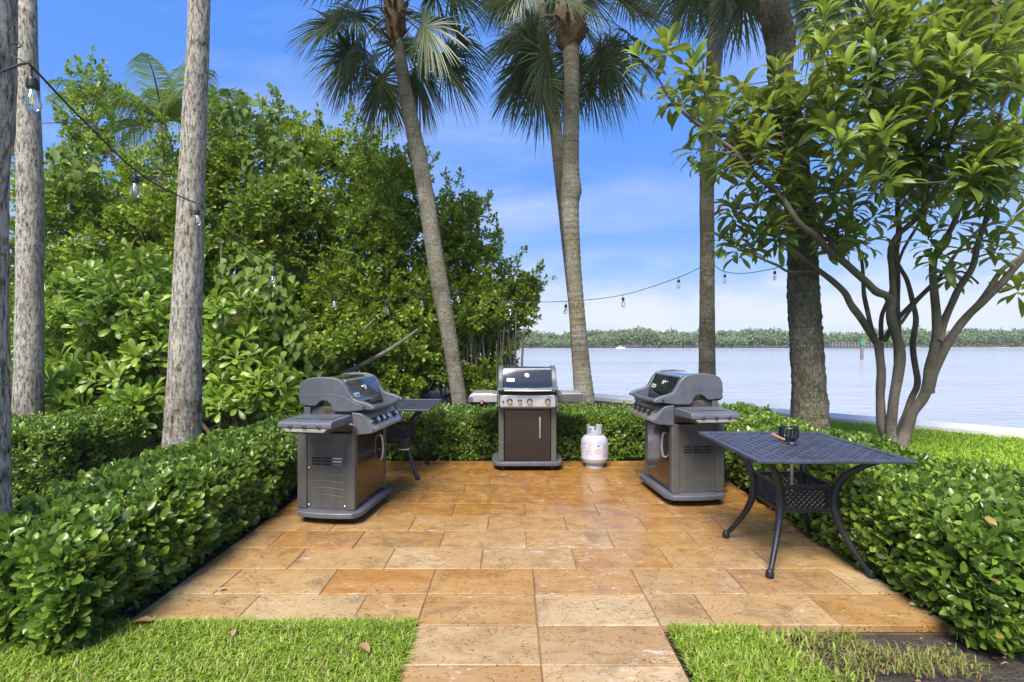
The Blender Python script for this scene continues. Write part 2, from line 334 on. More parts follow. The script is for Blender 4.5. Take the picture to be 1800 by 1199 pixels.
class MB:
    def __init__(s): s.v = []; s.f = []
    def add(s, vs, fs):
        b = len(s.v); s.v += [tuple(map(float, v)) for v in vs]; s.f += [tuple(b+i for i in f) for f in fs]; return s
    def box(s, x0, x1, y0, y1, z0, z1):
        vs = [(x, y, z) for z in (z0, z1) for y in (y0, y1) for x in (x0, x1)]
        return s.add(vs, [(0, 2, 3, 1), (4, 5, 7, 6), (0, 1, 5, 4), (2, 6, 7, 3), (0, 4, 6, 2), (1, 3, 7, 5)])
    def prism(s, poly, a0, a1, axis='x'):
        """extrude a 2D polygon: axis x -> poly is (y,z); axis z -> (x,y); axis y -> (x,z)"""
        n = len(poly)
        def p(q, a): return {'x': (a, q[0], q[1]), 'z': (q[0], q[1], a), 'y': (q[0], a, q[1])}[axis]
        vs = [p(q, a0) for q in poly]+[p(q, a1) for q in poly]
        fs = [tuple(range(n)), tuple(reversed(range(n, 2*n)))]+[(i, i+n, (i+1) % n+n, (i+1) % n) for i in range(n)]
        return s.add(vs, fs)
    def tube(s, pts, r, n=8, cap=True):
        pts = [Vector(map(float, p)) for p in pts]; m = len(pts)
        rs = [r]*m if isinstance(r, (int, float)) else list(r)
        b = len(s.v); up = None
        for i, p in enumerate(pts):
            d = (pts[min(i+1, m-1)]-pts[max(i-1, 0)]); d = d.normalized() if d.length > 1e-9 else Vector((0, 0, 1))
            if up is None:
                up = Vector((0, 0, 1)) if abs(d.z) < 0.9 else Vector((1, 0, 0))
            a = d.cross(up).normalized(); u = a.cross(d).normalized(); up = u
            for k in range(n):
                t = 2*pi*k/n; s.v.append(tuple(p+a*(math.cos(t)*rs[i])+u*(math.sin(t)*rs[i])))
        for i in range(m-1):
            for k in range(n):
                s.f.append((b+i*n+k, b+i*n+(k+1) % n, b+(i+1)*n+(k+1) % n, b+(i+1)*n+k))
        if cap: s.f.append(tuple(b+k for k in reversed(range(n)))); s.f.append(tuple(b+(m-1)*n+k for k in range(n)))
        return s
    def lathe(s, prof, n=24, origin=(0, 0, 0), axis=(0, 0, 1)):
        q = Vector(axis).to_track_quat('Z', 'Y'); o = Vector(origin); b = len(s.v)
        for r, z in prof:
            for k in range(n):
                t = 2*pi*k/n; s.v.append(tuple(o+q @ Vector((r*math.cos(t), r*math.sin(t), z))))
        for i in range(len(prof)-1):
            for k in range(n):
                s.f.append((b+i*n+k, b+i*n+(k+1) % n, b+(i+1)*n+(k+1) % n, b+(i+1)*n+k))
        s.f.append(tuple(b+k for k in reversed(range(n)))); s.f.append(tuple(b+(len(prof)-1)*n+k for k in range(n)))
        return s
    def build(s, name, mat, parent=None, bevel=0, smooth=False, label=None, seg=2, kind=None):
        me = bpy.data.meshes.new(name); me.from_pydata(s.v, [], s.f); me.update()
        import bmesh
        bm = bmesh.new(); bm.from_mesh(me); bmesh.ops.recalc_face_normals(bm, faces=bm.faces); bm.to_mesh(me); bm.free()
        me.materials.append(mat)
        if smooth or bevel:
            me.polygons.foreach_set('use_smooth', [True]*len(me.polygons))
            me.set_sharp_from_angle(angle=math.radians(38))
        o = bpy.data.objects.new(name, me); link(o, parent)
        if bevel:
            b = o.modifiers.new('bevel', 'BEVEL'); b.width = bevel; b.segments = seg; b.limit_method = 'ANGLE'; b.angle_limit = math.radians(38); b.harden_normals = True
        if label: o['label'] = label
        if kind: o['kind'] = kind
        return o

def smoothpath(pts, k=6):
    P = np.array(pts, float); n = len(P); out = []
    if n < 3: return P
    for i in range(n-1):
        p0, p1, p2, p3 = P[max(i-1, 0)], P[i], P[i+1], P[min(i+2, n-1)]
        for j in range(k):
            t = j/k
            out.append(0.5*((2*p1)+(-p0+p2)*t+(2*p0-5*p1+4*p2-p3)*t*t+(-p0+3*p1-3*p2+p3)*t**3))
    out.append(P[-1]); return np.array(out)

def vnoise(p, seed=0):
    p = np.asarray(p, float); i = np.floor(p).astype(np.int64); f = p-i; f = f*f*(3-2*f)
    def h(ix, iy, iz):
        x = (ix*73856093) ^ (iy*19349663) ^ (iz*83492791) ^ (seed*2654435761)
        x = (x ^ (x >> 13))*1274126177 & 0x7fffffff
        return ((x ^ (x >> 16)) & 0xffff)/65535.0
    r = 0
    for dx in (0, 1):
        for dy in (0, 1):
            for dz in (0, 1):
                w = (f[..., 0] if dx else 1-f[..., 0])*(f[..., 1] if dy else 1-f[..., 1])*(f[..., 2] if dz else 1-f[..., 2])
                r = r+w*h(i[..., 0]+dx, i[..., 1]+dy, i[..., 2]+dz)
    return r

def np_mesh(name, V, F, mat, rnd=None, uv=None, smooth=False):
    me = bpy.data.meshes.new(name); V = np.asarray(V, np.float32); F = np.asarray(F, np.int32)
    me.vertices.add(len(V)); me.vertices.foreach_set('co', V.ravel())
    k = F.shape[1]; me.loops.add(F.size); me.loops.foreach_set('vertex_index', F.ravel())
    me.polygons.add(len(F)); me.polygons.foreach_set('loop_start', np.arange(0, F.size, k, dtype=np.int32))
    if smooth: me.polygons.foreach_set('use_smooth', np.ones(len(F), bool))
    me.update(calc_edges=True)
    if rnd is not None:
        a = me.attributes.new('rnd', 'FLOAT', 'POINT'); a.data.foreach_set('value', np.asarray(rnd, np.float32))
    if uv is not None:
        l = me.uv_layers.new(name='UVMap'); l.data.foreach_set('uv', np.asarray(uv, np.float32)[F.ravel()].ravel())
    me.materials.append(mat); return me

# leaf templates: x width, y length, z normal; unit length
def leaf_template(kind):
    if kind == 'small':      # obovate, 6 triangles
        rows = [(0.0, 0.0, 0), (0.35, 0.15, .02), (0.72, 0.25, .0), (1.0, 0.0, -.05)]
    elif kind == 'loquat':
        rows = [(0.0, 0.012, 0), (0.12, 0.05, .01), (0.35, 0.105, .03), (0.60, 0.145, .01), (0.82, 0.115, -.06), (1.0, 0.0, -.20)]
    elif kind == 'obovate':  # scaevola: narrow base broad round tip
        rows = [(0.0, 0.02, 0), (0.3, 0.06, .03), (0.62, 0.15, .03), (0.86, 0.165, -.02), (1.0, 0.05, -.08)]
    elif kind == 'heart':
        rows = [(-0.12, 0.18, 0), (0.06, 0.40, .01), (0.35, 0.40, .0), (0.7, 0.2, -.05), (1.0, 0.0, -.14)]
    elif kind == 'ficus':
        rows = [(0.0, 0.0, 0), (0.22, 0.17, .015), (0.55, 0.27, .02), (0.83, 0.2, -.01), (1.0, 0.0, -.04)]
    V = []; F = []; prev = None
    for y, w, z in rows:
        b = len(V)
        if w <= 0: V.append((0, y, z)); cur = (b,)
        else: V += [(-w, y, z+w*0.28), (0, y, z), (w, y, z+w*0.28)]; cur = (b, b+1, b+2)
        if prev:
            if len(prev) == 1 and len(cur) == 3: F += [(prev[0], cur[1], cur[0]), (prev[0], cur[2], cur[1])]
            elif len(prev) == 3 and len(cur) == 3:
                F += [(prev[0], prev[1], cur[1]), (prev[0], cur[1], cur[0]), (prev[1], prev[2], cur[2]), (prev[1], cur[2], cur[1])]
            elif len(cur) == 1: F += [(prev[0], prev[1], cur[0]), (prev[1], prev[2], cur[0])]
        prev = cur
    return np.array(V), np.array(F)
LT = {k: leaf_template(k) for k in ('small', 'loquat', 'obovate', 'heart', 'ficus')}
LT['tiny'] = (np.array([(0, 0, 0), (-.24, .55, .06), (0, 1, -.03), (.24, .55, .06)]), np.array([(0, 2, 1), (0, 3, 2)]))

def nrm(a): return a/np.maximum(np.linalg.norm(a, axis=-1, keepdims=True), 1e-9)
def frames(D, N):
    D = nrm(D); X = nrm(np.cross(D, N)); Z = np.cross(X, D)
    return np.stack([X, D, Z], axis=-1)     # columns
def rosettes(Cn, U, n, spread, L, jit=0.15, droop=0.0, lvar=0.25, r=R, off=0.0):
    """n leaves round each stem tip Cn with axis U; spread = angle range (min,max) from the axis"""
    Mn = len(Cn); U = nrm(U)
    ref = np.where(np.abs(U[:, 2:3]) < 0.9, np.array([[0, 0, 1.0]]), np.array([[1.0, 0, 0]]))
    A = nrm(np.cross(U, ref)); B = np.cross(U, A)
    phi = r.random((Mn, 1))*6.28+np.arange(n)[None]*2.4+r.normal(0, .2, (Mn, n))
    th = np.linspace(spread[0], spread[1], n)[None]+r.normal(0, .12, (Mn, n))
    rad = np.cos(phi)[..., None]*A[:, None]+np.sin(phi)[..., None]*B[:, None]
    D = np.cos(th)[..., None]*U[:, None]+np.sin(th)[..., None]*rad
    N = np.sin(th)[..., None]*U[:, None]-np.cos(th)[..., None]*rad
    D = D+r.normal(0, jit, D.shape); D[..., 2] -= droop; N = N+r.normal(0, jit, N.shape)
    S = L*(1+r.uniform(-lvar, lvar, (Mn, n)))
    Lc = Cn[:, None]+D*(0.06*L)-U[:, None]*(np.arange(n)[None, :, None]*off)
    return Lc.reshape(-1, 3), D.reshape(-1, 3), N.reshape(-1, 3), S.reshape(-1)
def leaf_mesh(name, tr, template, mat, r=R, uv=False):
    loc, D, N, S = tr; V, F = LT[template]; Fr = frames(D, N)
    sx = S*(1+r.uniform(-.15, .15, len(S)))
    loc_v = V[None]*np.stack([sx, S, S], -1)[:, None]
    W = np.einsum('nij,nkj->nki', Fr, loc_v)+loc[:, None]
    k = len(V); FF = F[None]+np.arange(len(S))[:, None, None]*k
    rnd = np.repeat(r.random(len(S)), k)
    return np_mesh(name, W.reshape(-1, 3), FF.reshape(-1, 3), mat, rnd, uv=np.tile(V[:, :2], (len(S), 1)) if uv else None, smooth=template != 'tiny')
def leaves(parent, tr, template, mat, indiv=0, near=(0, 0, CAM_H), uv=False, name='leaf', stuff_name='leaves', origin=None):
    """the largest-looking leaves as objects of their own (shared mesh), the rest as one stuff part"""
    loc, D, N, S = tr; inv = None
    o0 = np.array(parent.location if origin is None else origin)
    loc = loc-o0
    if indiv:
        w = loc+o0; vis = np.abs(w[:, 0])/np.maximum(w[:, 1], .1) < 1.0
        key = S/np.linalg.norm(w-np.array(near), axis=1)*vis*(1+0*S)
        # prefer ones on the outside: nearer to the camera for equal size
        idx = np.argsort(-key)[:indiv]; rest = np.ones(len(S), bool); rest[idx] = False
        V, F = LT[template]
        me = np_mesh(name, V, F, mat, np.zeros(len(V)), uv=V[:, :2] if uv else None, smooth=True)
        Fr = frames(D, N)
        for i in idx:
            o = bpy.data.objects.new(name, me); o.matrix_basis = Matrix.Translation(loc[i]) @ Matrix(Fr[i].tolist()).to_4x4() @ Matrix.Scale(float(S[i]), 4)
            link(o, parent)
        tr = (loc[rest], D[rest], N[rest], S[rest])
    else: tr = (loc, D, N, S)
    if len(tr[3]):
        o = bpy.data.objects.new(stuff_name, leaf_mesh(stuff_name, tr, template, mat, uv=uv)); link(o, parent); o['kind'] = 'stuff'
        return o

# ------------------------------------------------------------------ ground, lawn, water
def sheet(name, pts, z, mat, kind='structure'):
    mb = MB(); mb.add([(x, y, z) for x, y in pts], [tuple(range(len(pts)))])
    o = mb.build(name, mat); tag(o, kind=kind); return o
# seawall line: from (5.7,8.68) to (7.4,7.17)
def wall_y(x): return 8.68-0.888*(x-5.7)
xl, xr = -14.0, 15.0
sheet('ground', [(-60, -12), (60, -12), (60, wall_y(60)), (xr, wall_y(xr)), (xl, wall_y(xl)), (-60, wall_y(xl))][:2]+[(16.5, -12), (xr+5, wall_y(xr+5)), (xl, wall_y(xl)), (-60, wall_y(xl))], -0.05, M['soil'])
o = sheet('lagoon_water', [(-900, 6), (900, -900), (1500, -900), (1500, 1500), (-1500, 1500), (-1500, 6)], -0.62, M['water'])
o.data.polygons[0].use_smooth = False
# seawall
d = np.array([1, -0.888]); d = d/np.linalg.norm(d); nn = np.array([-d[1], d[0]])   # towards the water
a0 = np.array([xl, wall_y(xl)]); a1 = np.array([xr+4, wall_y(xr+4)])
mb = MB(); sw = [a0, a1, a1+nn*0.66, a0+nn*0.66]; mb.prism([tuple(p) for p in sw], -0.03, 0.07, 'z')
walls = empty('seawall', (0, 0, 0), label='low concrete seawall with a pale flat cap between the lawn and the lagoon', cat='seawall')
cap = mb.build('cap', M['concrete'], walls, bevel=0.012)
mb = MB(); sw = [a0+nn*.08, a1+nn*.08, a1+nn*0.56, a0+nn*0.56]; mb.prism([tuple(p) for p in sw], -1.6, -0.032, 'z'); mb.build('wall_face', M['concrete'], walls)

def lawn(name, poly, z, mat): return sheet(name, poly, z, mat)
lawn('lawn', [(-9, -4), (-0.50, -4), (-0.50, 2.45), (-2.15, 2.45), (-2.6, 2.25), (-9, 2.0)], -0.02, M['thatch'])
lawn('lawn', [(3.25, 2.2), (14, -2), (18, wall_y(18)-.05), (4.3, wall_y(4.3)-0.05), (3.25, 8.5)], -0.012, M['thatch'])
lawn('lawn', [(0.76, -4), (9, -4), (9, 0.5), (1.5, 1.5), (0.76, 2.1)], -0.02, M['thatch'])

def blades(name, P, h, w, mat, lean=0.5, label=None, r=R):
    n = len(P); az = r.uniform(0, 2*pi, n); ln = r.uniform(0.1, lean, n); H = h*r.uniform(0.5, 1.25, n)
    side = np.stack([np.cos(az+pi/2), np.sin(az+pi/2), np.zeros(n)], -1); out = np.stack([np.cos(az), np.sin(az), np.zeros(n)], -1)
    up = np.array([0, 0, 1.0])
    W = w*r.uniform(.7, 1.3, n)
    b = P; m = P+up*(H*.6)[:, None]+out*(H*ln*.35)[:, None]; tp = P+up*(H*(1-ln*.35))[:, None]+out*(H*ln*1.1)[:, None]
    V = np.stack([b-side*W[:, None], b+side*W[:, None], m-side*(W*.85)[:, None], m+side*(W*.85)[:, None], tp], 1)
    F = np.array([(0, 1, 3), (0, 3, 2), (2, 3, 4)])[None]+np.arange(n)[:, None, None]*5
    o = bpy.data.objects.new(name, np_mesh(name, V.reshape(-1, 3), F.reshape(-1, 3), mat, np.repeat(r.random(n), 5), smooth=True)); link(o)
    tag(o, label, 'grass', kind='stuff'); return o
def pts_in(n, x0, x1, y0, y1, z, test=None, r=R):
    P = np.stack([r.uniform(x0, x1, n), r.uniform(y0, y1, n), np.full(n, z)], -1)
    if test is not None: P = P[test(P)]
    return P
P = pts_in(75000, -3.2, -0.50, 1.3, 2.46, -0.02, lambda p: (p[:, 1] < 2.46-np.clip((-p[:, 0]-2.0)*0.35, 0, 9)) & ((p[:, 0] < -0.53) | (vnoise(p*9, 3) > .3)))
P2 = np.concatenate([pts_in(3200, -2.1, -0.5, 2.40, 2.482, -0.02), pts_in(1500, -.53, -.478, 1.3, 2.46, -.02)])
blades('grass', np.concatenate([P, P2]), 0.058, 0.0042, M['grass'], 1.1, label='bright green grass in front of the terrace, left of the stone path')
P = pts_in(60000, 0.77, 2.9, 1.3, 2.44, -0.02)
dens = np.clip(1.0-(P[:, 0]-1.08-(2.45-P[:, 1])*.4)*5, 0.0, 1)+np.clip((vnoise(P*np.array([5, 5, 1]), 5)-.55)*1.1, 0, .28)*(P[:, 0] < 2.2)
g = P[dens > R.random(len(P))]
isdry = g[:, 0] > 1.30+R.normal(0, .12, len(g))
blades('grass', g[~isdry], 0.055, 0.0040, M['grass'], 1.1, label='green grass tuft edge right of the stone path')
blades('grass', g[isdry], 0.042, 0.0026, M['grass_dry'], 1.5, label='thin yellowing grass growing through bare soil at the right')
P = pts_in(110000, 3.2, 11, 2.3, 9.5, -0.012, lambda p: p[:, 1] < wall_y(p[:, 0])-0.03)
blades('grass', P, 0.055, 0.008, M['grass_far'], 0.9, label='sunny yellow green lawn beyond the right hedge, up to the seawall')

# mulch and debris along the hedges
def litter(n, x0, x1, y0, y1, z, s=(0.015, 0.05)):
    loc = np.stack([R.uniform(x0, x1, n), R.uniform(y0, y1, n), np.full(n, z)], -1)
    D = np.stack([R.normal(0, 1, n), R.normal(0, 1, n), R.normal(0, .12, n)], -1); N = np.stack([R.normal(0, .25, n), R.normal(0, .25, n), np.ones(n)], -1)
    return loc, D, N, R.uniform(*s, n)
lt = [litter(160, -2.5, -2.0, 2.2, 3.2, -0.005), litter(260, 0.9, 3.0, 1.7, 2.42, -0.03, (0.01, .035)), litter(200, 2.22, 2.5, 2.3, 4.5, -0.02)]
lt = [np.concatenate(q) for q in zip(*lt)]
o = bpy.data.objects.new('leaf_litter', leaf_mesh('leaf_litter', lt, 'small', M['dead_leaf'])); link(o)
tag(o, 'scattered dry leaf litter on the soil below the hedges', 'leaf litter', kind='stuff')

# ------------------------------------------------------------------ terrace
patio = empty('patio', (0, 0, 0), kind='structure')
mb = MB(); mb.box(-1.945, 2.195, 2.472, 5.85, -0.06, -0.007); mb.box(-0.48, 0.74, -1.2, 2.4695, -0.06, -0.007)
mb.build('mortar_bed', M['mortar'], patio)
def tile(x0, x1, y0, y1):
    g = 0.0022; cx, cy = (x0+x1)/2, (y0+y1)/2
    hx, hy = (x1-x0)/2-g-random.uniform(0, .001), (y1-y0)/2-g-random.uniform(0, .001)
    z1 = random.uniform(-.0012, .0012); n = 6; vs = []; b = 0.004
    # outline with chipped, uneven edges
    out = []
    for (ax, ay, bx, by) in ((-hx, -hy, hx, -hy), (hx, -hy, hx, hy), (hx, hy, -hx, hy), (-hx, hy, -hx, -hy)):
        for k in range(4):
            t = k/4; j = random.uniform(0, .0014) if k else 0
            px, py = ax+(bx-ax)*t, ay+(by-ay)*t
            L = math.hypot(px, py); out.append((px-px/L*j*1.5, py-py/L*j*1.5))
    m = len(out); mbt = MB()
    vs = [(x, y, -0.035) for x, y in out]+[(x, y, z1-b*.7) for x, y in out]+[(x*(1-b/hx), y*(1-b/hy), z1) for x, y in out]
    fs = [(i, (i+1) % m, m+(i+1) % m, m+i) for i in range(m)]+[(m+i, m+(i+1) % m, 2*m+(i+1) % m, 2*m+i) for i in range(m)]+[tuple(range(2*m, 3*m))]
    mbt.add(vs, fs); o = mbt.build('stone_tile', M['stone'], patio); o.location = (cx, cy, 0)
    o.rotation_euler = (random.uniform(-.0012, .0012), random.uniform(-.0012, .0012), 0)
RH, Y0 = 0.308, 2.465
rows = {0: [-1.95, -1.41, -.81, -.476, .1275, .743, 1.02, 1.65, 2.2], 1: [-1.95, -1.68, -1.08, -.476, .13, .742, 1.33, 1.96, 2.2],
        2: [-1.95, -1.405, -.80, -.197, .405, 1.01, 1.64, 2.2], 3: [-1.95, -1.69, -1.096, -.5, .1, .706, 1.30, 1.92, 2.2],
        4: [-1.95, -1.37, -.777, -.184, .42, 1.02, 1.61, 2.2]}
for k in range(5, 11):
    s0 = (-1.38, -1.68)[k % 2]+random.uniform(-.06, .06)
    xs = [-1.95]+[s0+.604*i for i in range(7) if s0+.604*i < 2.12]+[2.2]; rows[k] = xs
for k, xs in rows.items():
    for a, b in zip(xs, xs[1:]): tile(a, b, Y0+RH*k, Y0+RH*(k+1))
for k in range(1, 12):
    y1 = Y0-0.303*(k-1); y0 = y1-0.303
    tile(-.486, .1285, y0, y1); tile(.1285, .745, y0, y1)

# ------------------------------------------------------------------ hedges
def hedge_shell(x0, x1, y0, y1, h, n, faces, r=R, rnd=0.12):
    """points on the rounded faces of a clipped hedge with outward normals"""
    ar = {'top': (x1-x0)*(y1-y0), 'x0': (y1-y0)*h, 'x1': (y1-y0)*h, 'y0': (x1-x0)*h, 'y1': (x1-x0)*h}
    tot = sum(ar[f] for f in faces); Ps = []; Ns = []
    for f in faces:
        m = int(n*ar[f]/tot); u = r.random(m); v = r.random(m)
        X = x0+(x1-x0)*u; Yv = y0+(y1-y0)*v; Z = np.full(m, h)
        if f == 'top': P = np.stack([X, Yv, Z], -1); N = np.tile([0, 0, 1.0], (m, 1))
        elif f in ('x0', 'x1'):
            P = np.stack([np.full(m, x0 if f == 'x0' else x1), Yv, u*h], -1); N = np.tile([-1.0 if f == 'x0' else 1.0, 0, .25], (m, 1))
        else:
            P = np.stack([X, np.full(m, y0 if f == 'y0' else y1), v*h], -1); N = np.tile([0, -1.0 if f == 'y0' else 1.0, .25], (m, 1))
        Ps.append(P); Ns.append(N)
    P = np.concatenate(Ps); N = np.concatenate(Ns)
    # round the shoulders
    for ax, lo, hi in ((0, x0, x1), (1, y0, y1)):
        dl = P[:, ax]-lo; dh = hi-P[:, ax]; dm = np.minimum(dl, dh)
        sh = np.clip(1-dm/rnd, 0, 1)*np.clip((P[:, 2]-(h-rnd))/rnd, 0, 1)
        P[:, 2] -= sh*sh*rnd*0.45
        P[:, ax] += np.where(dl < dh, 1, -1)*sh*sh*rnd*.35
        N[:, ax] += np.where(dl < dh, -1, 1)*sh*.8
    nz = vnoise(P*2.2, 11)*.13+vnoise(P*8, 12)*.12-.12
    N = nrm(N); P = P+N*nz[:, None]
    return P, N
def hedge(name, label, box, n, faces, L=0.045, indiv=0, under=.05):
    x0, x1, y0, y1, h = box
    root = empty(name, ((x0+x1)/2, (y0+y1)/2, 0), label=label, cat='hedge', group='clipped green hedges round the terrace')
    P, N = hedge_shell(x0, x1, y0, y1, h, n, faces)
    up = np.array([0, 0, 1.0])
    depth = R.random((len(P), 1))**1.8*0.11
    P = P-N*depth; P[:, 2] = np.maximum(P[:, 2], 0.03)
    # tuck in near the ground
    tuck = np.clip(1-P[:, 2:3]/.16, 0, 1)*under; P -= N*np.array([1, 1, 0])*tuck
    U = N*0.75+up*0.45+R.normal(0, .42, P.shape)
    dist = np.linalg.norm(P[:, :2], axis=1)
    sc = (L if np.isscalar(L) else 1)
    tr = rosettes(P, U, 7, (0.35, 1.35), sc, jit=.28, lvar=.5, off=.010); dd_ = np.linalg.norm(tr[0], axis=1); tr = (tr[0], tr[1], tr[2], tr[3]*np.clip(1.15-.09*(dd_-2.3), .78, 1.2))
    leaves(root, tr, 'ficus', M['hedge'], indiv)
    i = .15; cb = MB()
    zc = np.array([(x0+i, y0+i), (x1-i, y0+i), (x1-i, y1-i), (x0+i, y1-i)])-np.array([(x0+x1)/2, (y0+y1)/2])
    cb.prism([tuple(p) for p in zc], 0.0, h-.14, 'z'); cb.build('shaded_core', M['core'], root, bevel=.05)  # solid block added as the dark, shaded inside of the hedge
    # twigs
    tw = MB(); sel = R.choice(len(P), min(len(P)//3, 900), replace=False)
    for q in sel:
        b = P[q]-N[q]*.16-up*.10; w = P[q]; m = (b+w)/2+R.normal(0, .015, 3); o0 = np.array([(x0+x1)/2, (y0+y1)/2, 0])
        tw.tube([b-o0, m-o0, w-o0], [.0035, .0028, .002], 3, False)
    o = tw.build('twigs', M['twig'], root); o['kind'] = 'stuff'
    return root
hedge('hedge', 'long clipped hedge along the left edge of the stone terrace', (-3.02, -1.98, 2.20, 6.35, .485), 9800, ('top', 'x1', 'y0', 'x0'), .053, 300)
hedge('hedge', 'clipped hedge behind the middle grill and the propane tank', (-2.0, 2.25, 5.86, 6.75, .56), 6800, ('top', 'y0'), .040, 200)
hedge('hedge', 'clipped hedge along the right edge of the terrace beside the lattice table', (2.16, 3.28, 2.28, 6.75, .53), 9600, ('top', 'x0', 'y0', 'x1'), .047, 300)
hedge('hedge', 'short block of clipped hedge at the far left between two pale palm trunks', (-6.6, -4.15, 4.5, 5.6, .63), 4600, ('top', 'y0', 'x1'), .046, 150)

# ------------------------------------------------------------------ palms
def trunk_mesh(name, path, mat, parent, nr=40, step=.03, rough=.03, seed=1, rings=0.0, freq=(9, 3.2)):
    """path rows: x, y, z, radius (world)"""
    o0 = np.array([*parent.location]); S = smoothpath(path, 14)
    L = np.concatenate([[0], np.cumsum(np.linalg.norm(np.diff(S[:, :3], axis=0), axis=1))])
    s = np.arange(0, L[-1], step); Q = np.stack([np.interp(s, L, S[:, k]) for k in range(4)], -1)
    T = nrm(np.gradient(Q[:, :3], axis=0)); A = nrm(np.cross(T, np.array([0, 1.0, 0.001]))); B = np.cross(T, A)
    ang = np.arange(nr)/nr*2*pi; ca, sa = np.cos(ang), np.sin(ang)
    r = Q[:, 3:4]
    cyl = np.stack([ca[None]*r*0+ca[None], sa[None]+0*r, np.broadcast_to(s[:, None], (len(s), nr))], -1)
    k = np.mean(r)/.15
    n = vnoise(cyl*np.array([freq[0]*k, freq[0]*k, freq[1]]), seed)*.55+vnoise(cyl*np.array([freq[0]*2.3*k, freq[0]*2.3*k, freq[1]*4]), seed+1)*.45-.5
    lump = vnoise(cyl*np.array([.8, .8, 1.3]), seed+5)-.5
    rg = rings*np.abs(((s*9+vnoise(np.stack([s*2, s*0, s*0], -1), 4)*1.4) % 1)-.5)[:, None]
    rr = r*(1+lump*.10)+rough*n+rg*.02
    V = Q[:, None, :3]+A[:, None]*(ca[None, :, None]*rr[..., None])+B[:, None]*(sa[None, :, None]*rr[..., None])-o0
    m = len(s); i = np.arange(m-1)[:, None]; j = np.arange(nr)[None]; j2 = (j+1) % nr
    F = np.stack([i*nr+j, i*nr+j2, (i+1)*nr+j2, (i+1)*nr+j], -1).reshape(-1, 4)
    o = bpy.data.objects.new(name, np_mesh(name, V.reshape(-1, 3), F, mat, smooth=True)); link(o, parent); return o
def px_path(rows, zbase=True):
    """rows: px, py, Y, width px"""
    out = [[*at(a, b, Y), w/2/FPX*Y] for a, b, Y, w in rows]
    if zbase and out[0][2] > -.05:
        a, b = np.array(out[0]), np.array(out[1]); dz = a[2]+.06; k = dz/max(b[2]-a[2], .2)
        e = a+(a-b)*min(k, 1.0)*.6; e[2] = -.06; e[3] = a[3]*1.12; out = [list(e)]+out
    return out

def fan_frond(parent, hub0, az, el, pet, bl, r, droop=.30, nseg=62, o0=None):
    d0 = np.array([math.cos(az)*math.cos(el), math.sin(az)*math.cos(el), math.sin(el)])
    pts = [np.array(hub0)]; d = d0.copy(); stp = pet/6
    for k in range(6):
        d = nrm(d+np.array([0, 0, -.085*(1+math.cos(el))])); pts.append(pts[-1]+d*stp)
    o0 = np.array(parent.location)
    hub = pts[-1]; side = nrm(np.cross(d, np.array([0, 0, 1.0]))+r.normal(0, .40, 3)); nrmv = np.cross(side, d)
    V = []; F = []
    # petiole as a flat strip box
    w0 = .018
    for i, p in enumerate(pts):
        w = w0*(1-.45*i/6); b = len(V)
        V += [p-side*w, p+nrmv*w*.6, p+side*w, p-nrmv*w*.5]
        if i: 
            for k in range(4): a = b-4; F += [(a+k, a+(k+1) % 4, b+(k+1) % 4), (a+k, b+(k+1) % 4, b+k)]
    rv = [0.15]*len(V)
    for q in range(nseg):
        u = (q/(nseg-1)-.5)*2; th = u*2.05+r.normal(0, .025)
        L = bl*(1-.32*abs(u)**1.6)*r.uniform(.86, 1.08)
        dirv = nrm(d*math.cos(th)+side*math.sin(th)+nrmv*(.22*(1-abs(u)))+r.normal(0, .04, 3))
        sw = nrm(np.cross(dirv, nrmv)); rq = r.random(); ox = hub+d*bl*.16*(1-abs(u))**.8
        ws = [.009, .0145*bl/.8, .0105*bl/.8, .006, .001]; ss = [0, .38, .66, .86, 1.0]
        dr = droop*r.uniform(.55, 1.3)
        kf = r.random() < .18; b0 = len(V)
        for i, (s_, w) in enumerate(zip(ss, ws)):
            p = ox+dirv*L*s_+np.array([0, 0, -1])*L*dr*s_**2.4*(.4+.6*abs(dirv[2]) if dirv[2] < -.5 else 1)
            if kf and s_ > .6: p = p+np.array([0, 0, -.12*L*(s_-.6)/.4])
            z = nrmv*w*.55
            V += [p-sw*w+z, p, p+sw*w+z]; rv += [rq]*3; b = b0+3*i
            if i:
                a = b-3; F += [(a, a+1, b+1), (a, b+1, b), (a+1, a+2, b+2), (a+1, b+2, b+1)]
    V = np.array(V)-o0
    o = bpy.data.objects.new('frond', np_mesh('frond', V, np.array(F), M['frond'], rv)); link(o, parent); return o

